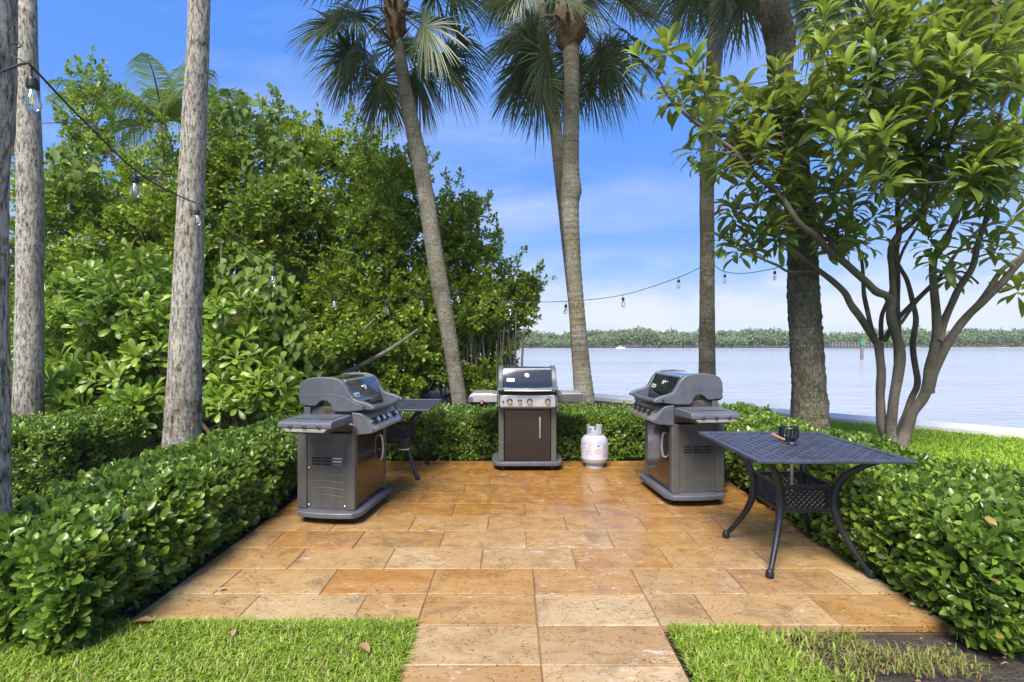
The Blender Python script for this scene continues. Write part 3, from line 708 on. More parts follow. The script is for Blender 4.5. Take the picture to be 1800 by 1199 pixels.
def sabal(label, rows, mat, crown=None, nf=26, seed=3, rough=.03, rings=0.0, freq=(9, 3.2), pet=.95, bl=.8, els=(-.95, 1.2), azr=(0, 2*pi), boots=True, step=.03, nr=40):
    path = px_path(rows); r = np.random.default_rng(seed)
    root = empty('palm_tree', (path[0][0], path[0][1], 0), label=label, cat='palm tree', group='tall cabbage palms round the terrace')
    trunk_mesh('trunk', path, mat, root, rough=rough, seed=seed, rings=rings, freq=freq, step=step, nr=nr)
    top = np.array(path[-1][:3]) if crown is None else np.array(crown); tr = path[-1][3]
    if boots:
        mbb = MB(); o0 = np.array(root.location)
        mbb.lathe([(tr*.9, -.38), (tr*1.25, -.28), (tr*1.7, -.1), (tr*1.9, .1), (tr*1.6, .35), (tr*.8, .6), (.02, .75)], 16, top-o0, (0, 0, 1)); mbb.build('fibre_head', M['boots'], root, smooth=True)
        for k in range(26):
            a = r.uniform(0, 2*pi); z = r.uniform(-.38, .25); rr0 = tr*(1.15+.5*min(1, (z+.38)/.3)); el = r.uniform(.1, 1.1)
            b = top+np.array([math.cos(a)*rr0, math.sin(a)*rr0, z]); dv = np.array([math.cos(a)*math.cos(el), math.sin(a)*math.cos(el), math.sin(el)])
            sd_ = nrm(np.cross(dv, [0, 0, 1])); L = r.uniform(.10, .24); w = r.uniform(.025, .05)
            up_ = np.cross(sd_, dv); q = MB()
            e = b+dv*L; q.add([b-sd_*w-o0, b+sd_*w-o0, b+up_*.03-o0, e-sd_*w*.7-o0, e+sd_*w*.7-o0, e+up_*.015-o0], [(0, 1, 4, 3), (1, 2, 5, 4), (2, 0, 3, 5), (3, 4, 5), (2, 1, 0)])
            q.build('leaf_base', M['boots'], root)
    for k in range(nf):
        t = (k+.5)/nf; el = els[0]+(els[1]-els[0])*t**.9; az = azr[0]+((k*2.39996+r.normal(0, .15)) % (2*pi))/(2*pi)*(azr[1]-azr[0])
        if el < -.1 and abs(((az+pi/2+pi) % (2*pi))-pi) < .62: az += .75 if r.random() < .5 else -.75
        fan_frond(root, top+np.array([math.cos(az)*tr*.9, math.sin(az)*tr*.9, .05+.30*t]), az, el, pet*r.uniform(.8, 1.15), bl*r.uniform(.85, 1.12), r)
    return root

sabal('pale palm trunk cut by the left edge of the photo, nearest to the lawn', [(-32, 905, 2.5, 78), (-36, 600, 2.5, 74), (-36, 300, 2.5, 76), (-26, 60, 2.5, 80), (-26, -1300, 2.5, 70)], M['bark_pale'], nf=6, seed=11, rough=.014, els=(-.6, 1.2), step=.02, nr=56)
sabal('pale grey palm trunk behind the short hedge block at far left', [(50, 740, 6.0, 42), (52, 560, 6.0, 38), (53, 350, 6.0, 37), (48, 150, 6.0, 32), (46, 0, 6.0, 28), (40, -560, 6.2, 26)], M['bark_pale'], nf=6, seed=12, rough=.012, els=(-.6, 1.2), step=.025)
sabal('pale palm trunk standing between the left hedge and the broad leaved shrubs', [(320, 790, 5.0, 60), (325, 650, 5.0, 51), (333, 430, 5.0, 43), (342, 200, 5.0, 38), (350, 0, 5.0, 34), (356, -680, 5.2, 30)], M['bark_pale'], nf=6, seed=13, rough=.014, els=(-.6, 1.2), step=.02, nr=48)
sabal('leaning palm with a full crown left of the middle grill', [(808, 705, 7.8, 27), (794, 620, 7.8, 26), (768, 470, 7.8, 29), (746, 330, 7.8, 28), (722, 210, 7.8, 26), (708, 130, 7.8, 22), (695, 42, 7.8, 20)], M['bark_mid'], nf=30, seed=14, rough=.012, pet=.92, bl=.80, rings=.2)
sabal('tall palm with a bulge in its trunk behind the propane tank', [(1028, 705, 8.2, 35), (1020, 620, 8.2, 29), (1008, 460, 8.2, 25), (1002, 365, 8.2, 30), (1004, 335, 8.2, 36), (1004, 300, 8.2, 28), (1004, 200, 8.2, 27), (1005, 130, 8.2, 27), (1001, 48, 8.2, 30)], M['bark_mid'], nf=32, seed=25, rough=.010, pet=.92, bl=.82, rings=.9)
sabal('slimmer palm half hidden behind the tall palm with the bulge', [(1022, 705, 9.6, 24), (1012, 560, 9.6, 22), (996, 400, 9.6, 22), (984, 290, 9.6, 22), (970, 170, 9.6, 20), (952, 40, 9.6, 20), (944, -60, 9.6, 20)], M['bark_mid'], nf=22, seed=16, rough=.008, pet=.9, bl=.8, rings=.5)
sabal('slim straight palm trunk behind the right hand grill', [(1243, 705, 8.6, 30), (1243, 600, 8.6, 27), (1243, 450, 8.6, 24), (1243, 300, 8.6, 23), (1250, 180, 8.6, 24), (1258, 60, 8.6, 25), (1266, -105, 8.6, 24)], M['bark_dark'], nf=24, seed=17, rough=.012, pet=.8, bl=.8)
sabal('thick rugged palm trunk left of the many stemmed tree', [(1424, 735, 6.8, 56), (1420, 640, 6.8, 51), (1412, 520, 6.8, 50), (1410, 430, 6.8, 44), (1402, 330, 6.8, 44), (1385, 200, 6.8, 42), (1372, 130, 6.8, 38), (1372, 70, 6.8, 46), (1358, 0, 6.8, 46), (1350, -125, 6.8, 42)], M['bark_dark'], nf=20, seed=18, rough=.065, freq=(12, 5), pet=.95, bl=.85, step=.02, nr=52)

# ------------------------------------------------------------------ dense mangrove and sea grape trees
def clumped(lobes, k=10, r=R):
    out = []
    for (px, py, Y, rx, rz, ry) in lobes:
        out.append((px, py, Y, rx*.62, rz*.62, ry*.6))
        for q in range(k):
            u = nrm(r.normal(0, 1, 3)); u[1] = -abs(u[1])*(1 if r.random() < .7 else -1); f = r.uniform(.24, .44)
            out.append((px+u[0]*rx*.72, py-u[2]*rz*.72, Y+u[1]*ry*.75, max(rx*f, 14), max(rz*f*.85, 12), max(ry*f, .2)))
    return out
def lobe_pts(lobes, n, r=R, shell=.55):
    """rosette tips in ellipsoid lobes (px, py, Y, rx, rz, ry in px / px / m)"""
    vol = np.array([(l[3]*l[4])**1.0 for l in lobes], float); cnt = (n*vol/vol.sum()).astype(int); Ps = []; Us = []
    for (px, py, Y, rx, rz, ry), m in zip(lobes, cnt):
        u = nrm(r.normal(0, 1, (m, 3))); rad = (shell+(1-shell)*r.random((m, 1))**.6)
        rad *= 1+.22*(vnoise(u*2.7+px, 9)-.5)[:, None]*2
        c = at(px, py, Y); s = np.array([rx/FPX*Y, ry, rz/FPX*Y])
        Ps.append(c+u*rad*s); Us.append(u*1.0+np.array([0, 0, .5])+r.normal(0, .35, (m, 3)))
    return np.concatenate(Ps), np.concatenate(Us)
def limb(mb, a, b, r0, r1, o0, sag=.12, k=5, r=R):
    a, b = np.array(a), np.array(b); mid = (a+b)/2+r.normal(0, sag*np.linalg.norm(b-a)*.5, 3)
    p = smoothpath([a, mid, b], k); mb.tube(p-o0, list(np.linspace(r0, r1, len(p))), 6, False)
def bushy(name, label, base, lobes, n, leaf, L, mat, indiv=0, trunks=3, nper=7, spread=(.35, 1.5), trunk_r=.07, cat='tree', group=None, zmin=.1, ntw=160, jit=.2):
    n = int(n*2.0) if leaf == 'small' else n
    root = empty(name, (base[0], base[1], 0), label=label, cat=cat, group=group); o0 = np.array(root.location)
    P, U = lobe_pts(clumped(lobes) if leaf == 'small' else lobes, n, shell=.7 if leaf == 'small' else .55)
    if zmin is not None: kp = P[:, 2] > zmin; P, U = P[kp], U[kp]
    if leaf == 'small' and indiv:
        SP = []; SU = []
        for l in lobes:
            c = at(l[0], l[1], l[2]); sz = np.array([l[3]/FPX*l[2], l[5], l[4]/FPX*l[2]])
            for q in range(9):
                u = nrm(np.array([R.normal(0, 1), R.normal(0, .6), abs(R.normal(.5, .8))])); d_ = nrm(u+np.array([0, 0, .9])+R.normal(0, .25, 3)); b_ = c+u*sz*.9; Ls = R.uniform(.15, .45)
                for w in np.linspace(.1, 1, 7): SP.append(b_+d_*Ls*w+R.normal(0, .035, 3)); SU.append(d_)
        P = np.concatenate([P, np.array(SP)]); U = np.concatenate([U, np.array(SU)])
        L = L*.74
    tr = rosettes(P, U, nper, spread, L, jit=jit, lvar=.3, off=.01)
    leaves(root, tr, leaf, mat, indiv)
    cents = [at(l[0], l[1], l[2]) for l in lobes]
    if trunks:
        mb = MB(); b0 = np.array([base[0], base[1], -.1])
        for c in cents:
            s = b0+R.normal(0, .25, 3)*np.array([1, 1, 0]); limb(mb, s, c, trunk_r, trunk_r*.35, o0, .12)
        mb.build('trunk', M['twig'], root, smooth=True)
        tw = MB(); sel = R.choice(len(P), min(len(P), ntw), replace=False)
        for q in sel:
            c = min(cents, key=lambda c: np.linalg.norm(c-P[q])); limb(tw, c+(P[q]-c)*.25, P[q], .012, .004, o0, .1, 3)
        o = tw.build('branches', M['twig'], root, smooth=True); o['kind'] = 'stuff'
    return root
MG = 'dense green trees behind the hedges'
bushy('mangrove_tree', 'tall loose tree with thin upright top sprays at far left', (-8.2, 9.6), [(110, 330, 9.5, 95, 95, 1.2), (160, 215, 9.5, 48, 90, .7), (60, 450, 9.3, 80, 120, 1.2), (175, 430, 9.3, 130, 120, 1.2)], 1300, 'small', .125, M['mangrove'], 60, group=MG)
bushy('mangrove_tree', 'green tree behind the pale palm trunk, below the coconut palm', (-6.0, 9.3), [(290, 310, 9.3, 120, 85, 1.2), (405, 240, 9.5, 52, 62, .8), (260, 430, 9.0, 150, 110, 1.3), (430, 350, 9.4, 90, 110, 1.1)], 1500, 'small', .13, M['mangrove'], 60, group=MG)
bushy('mangrove_tree', 'broad rounded green tree in the middle of the leafy mass', (-3.7, 10.2), [(560, 330, 10, 130, 115, 1.4), (510, 250, 10.2, 60, 60, .9), (610, 270, 10.2, 78, 62, .9), (520, 450, 9.6, 150, 110, 1.4), (640, 460, 9.6, 120, 120, 1.4)], 2100, 'small', .13, M['mangrove'], 60, group=MG)
bushy('mangrove_tree', 'green tree behind the leaning palm', (-2.2, 10.0), [(680, 360, 10, 90, 120, 1.2), (730, 430, 9.8, 90, 110, 1.2), (690, 545, 9.4, 140, 90, 1.3)], 1300, 'small', .13, M['mangrove'], 60, group=MG)
bushy('mangrove_tree', 'right hand green tree whose branches reach over the water', (-.9, 9.8), [(805, 400, 9.8, 58, 76, .8), (850, 480, 9.8, 62, 72, .9), (790, 540, 9.6, 110, 90, 1.2), (895, 550, 9.8, 52, 55, .7), (885, 615, 9.8, 40, 45, .6), (925, 515, 9.8, 24, 20, .4)], 1500, 'small', .125, M['mangrove'], 60, group=MG)
bushy('mangrove_tree', 'dark low tree growth behind the left hand table', (-2.6, 9.0), [(560, 600, 8.8, 130, 80, 1.1), (700, 650, 9.0, 110, 60, .9), (590, 690, 8.8, 120, 60, .8), (840, 670, 9.2, 70, 32, .6), (770, 650, 9.3, 95, 50, .7), (660, 690, 9.4, 110, 45, .7)], 2300, 'small', .12, M['mangrove'], 60, group=MG, zmin=0)
bushy('mangrove_tree', 'deep shade tree closing the gap behind the shrubs at left', (-6.8, 9.2), [(150, 560, 8.8, 170, 110, 1.0), (360, 560, 8.8, 170, 110, 1.0), (60, 640, 8.8, 140, 100, 1.0), (300, 660, 8.6, 200, 90, .9)], 1900, 'small', .13, M['mangrove'], 60, group=MG, zmin=0)
# a far back screen of the same growth
bushy('mangrove_tree', 'rearmost row of green growth seen through the gaps', (-5.5, 12.2), [(120, 500, 12, 260, 110, 1.0), (420, 480, 12, 240, 130, 1.0), (650, 520, 12, 190, 120, 1.0), (780, 590, 12, 110, 60, .8), (300, 620, 12, 300, 80, .8)], 2600, 'small', .16, M['mangrove'], 0, group=MG, zmin=0)
# thin hanging roots and stems below the right hand trees
rt = MB()
for k in range(70):
    x = R.uniform(640, 925); Y = R.uniform(8.7, 10.0); a = at(x, R.uniform(540, 600), Y); b = at(x+R.normal(0, 7), 720, Y); b[2] = max(b[2]-.2, -.3)
    p = smoothpath([a, (a+b)/2+R.normal(0, .04, 3), b], 3); rt.tube(p, R.uniform(.006, .016), 4, False)
o = rt.build('prop_roots', M['branch'], smooth=True); tag(o, 'thin straight hanging roots and stems under the trees by the water', 'roots', kind='stuff')

# broad leaved shrubs
SG = 'broad leaved shrubs behind the left hedge'
def shrub(label, base, lobes, n, indiv): return bushy('broadleaf_shrub', label, base, lobes, n, 'obovate', .19, M['scaevola'], indiv, nper=11, spread=(.5, 1.55), trunk_r=.03, cat='shrub', group=SG, zmin=.05, ntw=80, jit=.12)
shrub('bright broad leaved shrub left of the pale trunk, tall rosettes on top', (-4.9, 7.3), [(215, 560, 7.2, 85, 80, .5), (130, 600, 7.2, 70, 90, .5), (250, 470, 7.4, 36, 36, .3), (150, 495, 7.4, 36, 30, .3)], 190, 300)
shrub('broad leaved shrub low behind the short hedge block', (-4.6, 6.6), [(200, 690, 6.6, 90, 60, .45), (120, 680, 6.7, 70, 60, .4), (255, 740, 6.2, 60, 50, .3)], 150, 300)
shrub('broad leaved shrub right of the pale trunk above the hedge', (-3.3, 7.2), [(420, 640, 7.2, 60, 60, .4), (395, 715, 6.9, 55, 50, .4), (480, 690, 7.0, 60, 45, .4), (400, 560, 7.4, 50, 45, .4)], 150, 300)
shrub('broad leaved shrub squeezed directly left of the pale trunk base', (-3.7, 6.6), [(275, 640, 6.8, 45, 80, .4), (270, 560, 7.0, 50, 50, .4)], 80, 250)
# heart leaved vine draped over growth
root = empty('climbing_vine', (-3.6, 7.6, 0), label='heart leaved vine tumbling down beside the left grill', cat='vine')
P, U = lobe_pts([(470, 570, 7.8, 60, 100, .3), (520, 640, 7.7, 50, 70, .3), (470, 690, 7.5, 60, 60, .3), (440, 480, 8.0, 60, 50, .3)], 520)
D = R.normal(0, .35, P.shape)+np.array([0, -.35, -.85]); N = np.array([0, -1, .55])+R.normal(0, .35, P.shape)
leaves(root, (P, D, N, R.uniform(.09, .17, len(P))), 'heart', M['vine'], 250)
P, U = lobe_pts([(120, 300, 8.6, 45, 50, .3), (430, 200, 9.0, 40, 40, .3), (480, 300, 9, 60, 60, .3)], 260)
root = empty('climbing_vine', (-6.5, 8.6, 0), label='heart leaved vine high in the trees round the second bulb', cat='vine')
D = R.normal(0, .4, P.shape)+np.array([0, -.35, -.7]); N = np.array([0, -1, .6])+R.normal(0, .4, P.shape)
leaves(root, (P, D, N, R.uniform(.12, .2, len(P))), 'heart', M['vine'], 60)
# bare slanting limbs
root = empty('bare_branch', (-2.8, 8.2, 0), label='pale slanting bare branch behind the left grill', cat='branch'); o0 = np.array(root.location)
for pts, r0 in (([(600, 660), (640, 640), (690, 612), (735, 580)], .05), ([(590, 650), (622, 600), (660, 560)], .035), ([(392, 500), (389, 450), (390, 430)], .022)):
    p = smoothpath([at(a, b, 8.2) for a, b in pts], 5)-o0; mb = MB(); mb.tube(p, list(np.linspace(r0, r0*.5, len(p))), 8); mb.build('limb', M['bark_mid'], root, smooth=True)

# coconut palm behind
def coconut():
    c = at(285, 214, 14.5); root = empty('coconut_palm', (c[0], c[1], 0), label='feathery coconut palm rising behind the trees at left', cat='palm tree'); o0 = np.array(root.location)
    trunk_mesh('trunk', [[c[0]+.3, c[1], -.1, .16], [c[0]+.2, c[1], 3, .13], [*c, .12]], M['bark_mid'], root, nr=16, step=.1)
    r = np.random.default_rng(5)
    spec = [(2.65, .75, 3.6), (3.0, .25, 3.6), (2.1, 1.05, 3.0), (1.5, 1.3, 3.0), (.7, 1.0, 3.0), (.25, .55, 3.3), (-.05, .2, 3.4), (3.3, .0, 3.2), (-1.2, .8, 2.8), (-2.2, .6, 3.0), (-.6, .6, 3.2), (4.0, .5, 3.0), (1.0, .5, 3), (2.4, .35, 3.2), (1.9, .8, 3), (2.9, .95, 2.8), (.5, .8, 3), (.1, .9, 2.8), (-2.6, .9, 2.8), (-.3, 1.05, 2.6), (3.5, .7, 3)]
    for az, el, L in spec:
        L *= .86
        d = np.array([math.cos(az)*math.cos(el), math.sin(az)*math.cos(el)*.8, math.sin(el)]); p = c.copy(); pts = [p]; n = 26
        for k in range(n): d = nrm(d+np.array([0, 0, -.045])); p = p+d*L/n; pts.append(p)
        pts = np.array(pts); V = []; F = []; rv = []
        q = MB(); q.tube(pts-o0, list(np.linspace(.035, .006, len(pts))), 4, False); V = list(map(np.array, q.v)); F = [tuple(f) for f in q.f]; F = [t for f in F for t in ((f[0], f[1], f[2]), (f[0], f[2], f[3]))]; rv = [.95]*len(V)
        for k in range(3, n+1):
            for sgn in (-1, 1):
                for sub in (0, .5):
                    a = pts[k]*(1-sub)+pts[k-1]*sub; tdir = nrm(pts[k]-pts[k-1]); sd_ = nrm(np.cross(tdir, [0, 0, 1]))*sgn
                    ll = .78*math.sin(pi*min(.97, .12+.85*k/n))**.6*r.uniform(.85, 1.1); dv = nrm(sd_+tdir*.7+np.array([0, 0, -.25])+r.normal(0, .08, 3))
                    m = a+dv*ll*.55; e = a+dv*ll+np.array([0, 0, -ll*.6]); w = nrm(np.cross(dv, [0.1, .9, .3]))*.014; b = len(V); rq = r.random()
                    for vv in (a-w*.5, a+w*.5, m-w, m+w, e): V.append(vv-o0); rv.append(rq)
                    F += [(b, b+1, b+3), (b, b+3, b+2), (b+2, b+3, b+4)]
        o = bpy.data.objects.new('frond', np_mesh('frond', np.array(V), np.array(F), M['coconut'], rv)); link(o, root)
coconut()

# ------------------------------------------------------------------ many stemmed large leaved tree on the right
def loquat():
    b = at(1574, 768, 6.6); root = empty('loquat_tree', (b[0], b[1], 0), label='many stemmed tree with large ribbed leaves at the right, bright young leaves at its tips', cat='tree'); o0 = np.array(root.location)
    r = np.random.default_rng(21)
    stems = [  # px, py, Y ; start width px, end width px
        ([(1562, 790, 6.6), (1552, 740, 6.6), (1548, 690, 6.6), (1548, 613, 6.6), (1538, 592, 6.6), (1500, 540, 6.5), (1483, 510, 6.45), (1440, 473, 6.4), (1387, 437, 6.3), (1355, 400, 6.3)], 24, 9),
        ([(1575, 790, 6.5), (1567, 760, 6.5), (1574, 700, 6.45), (1583, 620, 6.4), (1567, 560, 6.3), (1560, 523, 6.2), (1533, 507, 6.1), (1483, 463, 6.0), (1447, 427, 6.0), (1403, 390, 5.9), (1368, 340, 5.9), (1318, 296, 5.8), (1287, 264, 5.8), (1236, 229, 5.7), (1193, 194, 5.7), (1166, 155, 5.7)], 27, 7),
        ([(1568, 790, 6.75), (1568, 720, 6.75), (1577, 633, 6.75), (1577, 520, 6.75), (1577, 400, 6.7), (1579, 311, 6.7), (1565, 233, 6.7), (1560, 150, 6.7)], 19, 7),
        ([(1582, 790, 6.5), (1590, 760, 6.5), (1602, 730, 6.45), (1628, 695, 6.35), (1637, 633, 6.2), (1645, 580, 6.1), (1640, 520, 6.0), (1641, 467, 5.9), (1650, 440, 5.8), (1672, 400, 5.6), (1690, 330, 5.4), (1700, 250, 5.2)], 28, 9),
        ([(1580, 770, 6.6), (1586, 745, 6.6), (1605, 700, 6.6), (1613, 672, 6.6), (1603, 613, 6.6), (1610, 550, 6.55), (1600, 500, 6.5), (1586, 470, 6.5), (1560, 420, 6.5)], 19, 7),
        ([(1634, 690, 6.35), (1650, 636, 6.2), (1693, 567, 6.0), (1733, 523, 5.8), (1793, 467, 5.6), (1850, 400, 5.4)], 23, 12),
        ([(1650, 600, 6.1), (1660, 566, 6.1), (1683, 510, 5.9), (1710, 467, 5.7), (1721, 427, 5.6), (1735, 380, 5.5), (1745, 290, 5.3), (1760, 200, 5.1)], 19, 8),
        ([(1569, 540, 6.25), (1567, 436, 6.0), (1606, 389, 5.8), (1645, 331, 5.6), (1660, 272, 5.5), (1683, 218, 5.3), (1707, 175, 5.1), (1738, 78, 4.9), (1753, 10, 4.8)], 15, 7),
        ([(1648, 325, 5.6), (1602, 245, 5.5), (1555, 171, 5.4), (1532, 105, 5.3), (1543, 58, 5.2), (1516, 0, 5.1)], 11, 6),
        ([(1440, 473, 6.4), (1390, 476, 6.35), (1367, 466, 6.3), (1333, 450, 6.3), (1307, 437, 6.3), (1270, 418, 6.3)], 8, 4),
        ([(1583, 570, 6.3), (1620, 520, 6.2), (1680, 480, 6.1), (1720, 500, 6.0)], 8, 4),
        ([(1556, 600, 6.5), (1580, 560, 6.4), (1640, 500, 6.3), (1690, 440, 6.2), (1740, 380, 6.1)], 12, 6),
        ([(1540, 592, 6.6), (1520, 520, 6.6), (1515, 460, 6.6), (1500, 400, 6.6), (1490, 330, 6.6)], 12, 5),
        ([(1552, 598, 6.6), (1552, 555, 6.6), (1566, 520, 6.6), (1590, 440, 6.6), (1620, 380, 6.6), (1640, 290, 6.5)], 11, 5),
        ([(1470, 450, 6.1), (1440, 385, 6.1), (1400, 368, 6.1), (1378, 300, 6.0), (1370, 240, 6.0)], 8, 4),
        ([(1578, 320, 6.7), (1540, 300, 6.5), (1510, 280, 6.3), (1480, 250, 6.2)], 8, 4),
        ([(1700, 560, 6.0), (1760, 480, 5.9), (1800, 440, 5.8), (1830, 330, 5.7)], 14, 8),
        ([(1735, 380, 5.5), (1740, 250, 5.4), (1790, 120, 5.2)], 9, 5)]
    sk = []
    for pts, w0, w1 in stems:
        P = smoothpath([at(*p) for p in pts], 6); wd = np.linspace(w0*.68, w1*.72, len(P))/2/FPX*P[:, 1]
        P[1:-1] += (np.stack([vnoise(P[1:-1]*3.1, s) for s in (1, 2, 3)], -1)-.5)*.05
        mbq = MB(); mbq.tube(P-o0, list(wd*(1+(vnoise(P*6, 8)-.5)*.25)), 12); mbq.build('stem', M['branch'], root, smooth=True); sk += [(p, w) for p, w in zip(P, wd)]
    SK = np.array([p for p, w in sk]); SW = np.array([w for p, w in sk])
    tips = []
    fixed = [(1130, 110, 5.7), (1165, 90, 5.7), (1215, 115, 5.7), (1245, 130, 5.7), (1170, 165, 5.6), (1200, 175, 5.8), (1240, 225, 5.7), (1210, 260, 5.8), (1235, 160, 5.9), (1365, 135, 5.9), (1350, 175, 6.0), (1385, 190, 6.0), (1320, 190, 6.0), (1290, 170, 6.0), (1345, 230, 5.9), (1300, 230, 5.9), (1275, 200, 5.9), (1330, 265, 5.9), (1375, 265, 6.0), (1400, 235, 6), (1265, 290, 5.8), (1300, 320, 5.9), (1345, 330, 6.0), (1380, 320, 6), (1275, 410, 6.3), (1330, 420, 6.3), (1365, 420, 6.2), (1295, 380, 6.2), (1290, 425, 6.3), (1440, 170, 6.2), (1460, 200, 6.2), (1425, 230, 6.2), (1470, 290, 6.2), (1475, 330, 6.1), (1430, 340, 6.1), (1530, 425, 5.6), (1480, 395, 6), (1440, 390, 6.2), (1500, 360, 6.3), (1560, 260, 6.3), (1590, 50, 5.2), (1520, 40, 5.2), (1490, 60, 5.4), (1480, 110, 5.4), (1650, 30, 5), (1610, 80, 5), (1700, 50, 4.9), (1680, 110, 4.8), (1610, 130, 5), (1650, 170, 4.9), (1720, 150, 4.8), (1705, 130, 4.7), (1770, 60, 4.8), (1780, 130, 4.7), (1540, 120, 5.3), (1560, 90, 5.3), (1500, 150, 5.5), (1550, 180, 5.6), (1600, 200, 5.3), (1730, 250, 4.9), (1720, 290, 5), (1660, 250, 5.2), (1790, 240, 5), (1780, 300, 5.2), (1640, 240, 5.4), (1610, 300, 5.6), (1640, 420, 5.6), (1665, 440, 5.6), (1740, 420, 5.6), (1700, 380, 5.6), (1780, 380, 5.5), (1760, 430, 5.6), (1680, 475, 6), (1790, 500, 5.8), (1720, 340, 5.4)]
    tips = [at(*p) for p in fixed]
    boxes = [(1440, 1800, 0, 330, 4.9, 6.8, 140), (1420, 1800, 230, 385, 5.6, 7.0, 28), (1250, 1480, 150, 350, 5.7, 6.5, 30), (1500, 1900, -160, 60, 4.8, 6.8, 40), (1340, 1500, 330, 440, 6, 6.8, 12)]
    for x0, x1, y0, y1, a, b_, n in boxes:
        for k in range(n): tips.append(at(r.uniform(x0, x1), r.uniform(y0, y1), r.uniform(a, b_)))
    tips = np.array(tips); tips += r.normal(0, .03, tips.shape)
    tw = MB(); U = []
    nk = len(SK); order = np.argsort([np.min(np.linalg.norm(SK-p, axis=1)) for p in tips]); tips = tips[order]
    for p in tips:
        dd = np.linalg.norm(SK-p, axis=1)*(1+.35*r.random(len(SK)))+np.maximum(0, SK[:, 2]-p[2]+.1)*1.5; i = int(np.argmin(dd)); a = SK[i]
        dv = nrm(p-a+np.array([0, 0, .25])); m = a+(p-a)*.5+np.array([0, 0, -.06*np.linalg.norm(p-a)])+r.normal(0, .03, 3)
        q = smoothpath([a, m, p], 5); r0 = min(SW[i]*.7, .010+.010*np.linalg.norm(p-a))
        tw.tube(q-o0, list(np.linspace(r0, .006, len(q))), 6, False)
        SK = np.concatenate([SK, q[2:-2:2]]); SW = np.concatenate([SW, np.full(len(q[2:-2:2]), .009)])
        U.append(nrm(q[-1]-q[-2])*.6+np.array([0, 0, .7])+r.normal(0, .2, 3))
    o = tw.build('twigs', M['branch'], root, smooth=True); o['kind'] = 'stuff'
    U = np.array(U)
    A = rosettes(tips, U, 15, (.85, 2.0), .245, jit=.12, droop=.10, lvar=.25, r=r, off=.012)
    leaves(root, A, 'loquat', M['loquat'], 230, uv=True)
    sel = r.random(len(tips)) < .5
    B = rosettes(tips[sel]+U[sel]*.02, U[sel], 6, (.18, .85), .23, jit=.08, lvar=.3, r=r)
    leaves(root, B, 'loquat', M['loquat_young'], 70, uv=True, name='young_leaf', stuff_name='young_leaves')
loquat()

# ------------------------------------------------------------------ far shore
def far_shore():
    V = []; F = []; rv = []
    r = np.random.default_rng(31); Ps = []; Ss = []
    n = 430
    xs = np.linspace(-60, 330, n)
    for i, x in enumerate(xs):
        for row in range(2):
            Y = 150+row*8+r.uniform(-3, 3); h = (2.7+1.7*np.clip((x-50)/120, 0, 1)+3.0*(vnoise(np.array([x*.05, row*5., 0]), 2)-.35)+1.2*(vnoise(np.array([x*.23, row*5., 3]), 4)-.5)+r.uniform(-.6, .8))*(1+.10*row)
            m = 150; u = nrm(r.normal(0, 1, (m, 3))); u[:, 2] = np.abs(u[:, 2])*np.where(r.random(m) < .75, 1, -.8)
            Ps.append(np.array([x, Y, h*.52-.2])+u*np.array([r.uniform(1.6, 3), 2.0, h*.50])*(.75+.3*r.random((m, 1)))); Ss.append(r.uniform(.5, 1.15, m))
    P = np.concatenate(Ps); S = np.concatenate(Ss); P[:, 2] = np.maximum(P[:, 2], -.55)
    D = R.normal(0, 1, P.shape); N = R.normal(0, .5, P.shape)+np.array([0, -.6, .7])
    o = bpy.data.objects.new('far_treeline', leaf_mesh('far_treeline', (P, D, N, S), 'tiny', M['far_leaf'])); link(o); tag(o, 'low grey green wood along the far shore of the lagoon', 'treeline', kind='stuff')
    sheet('far_bank', [(-90, 150), (400, 147), (900, 300), (900, 1300), (-900, 1300), (-900, 300)], -.55, M['soil'])
    mb = MB(); mb.add([(118, 146, -.60), (260, 138, -.60), (260, 150, -.25), (118, 150, -.45)], [(0, 1, 2, 3)]); tag(mb.build('far_beach', M['sand']), kind='structure')
far_shore()
# pier
pr = empty('pier', (0, 0, 0), label='dark wooden pier on piles on the far shore', cat='pier'); y = 132; x0 = (1462-900)/FPX*y; x1 = (1536-900)/FPX*y
mb = MB(); mb.box(x0, x1, y, y+3, .28, .55); mb.build('deck', M['pier'], pr)
mb = MB(); mb.box(x0, x1, y-.1, y-.02, 1.02, 1.12); mb.build('rail', M['pier'], pr)
for k in range(14):
    x = x0+(x1-x0)*k/13; mb = MB(); mb.box(x-.13, x+.13, y-.35, y-.12, -.9, 1.2); mb.build('pile', M['pier'], pr)
# channel marker
c = at(1515, 632, 54); mk = empty('channel_marker', (c[0], c[1], 0), label='single pole channel marker with a green square board standing in the lagoon', cat='channel marker')
mb = MB(); mb.lathe([(.16, -1.2), (.15, 1.6)], 12); mb.build('pole', M['pier'], mk)
mb = MB(); mb.box(-.24, .24, -.20, -.162, 1.0, 1.5); mb.build('board', M['green_sign'], mk)
c = at(1090, 611, 138); bt = empty('small_boat', (c[0], c[1], -.62), label='tiny pale boat far out near the opposite shore', cat='boat')
mb = MB(); mb.prism([(-1.2, .3), (-1.1, 0), (1.1, 0), (1.4, .38)], -.5, .5, 'y'); mb.build('hull', M['concrete'], bt)
mb = MB(); mb.box(-.35, .35, -.3, .3, .32, .7); mb.build('cabin', M['white_paint'], bt)

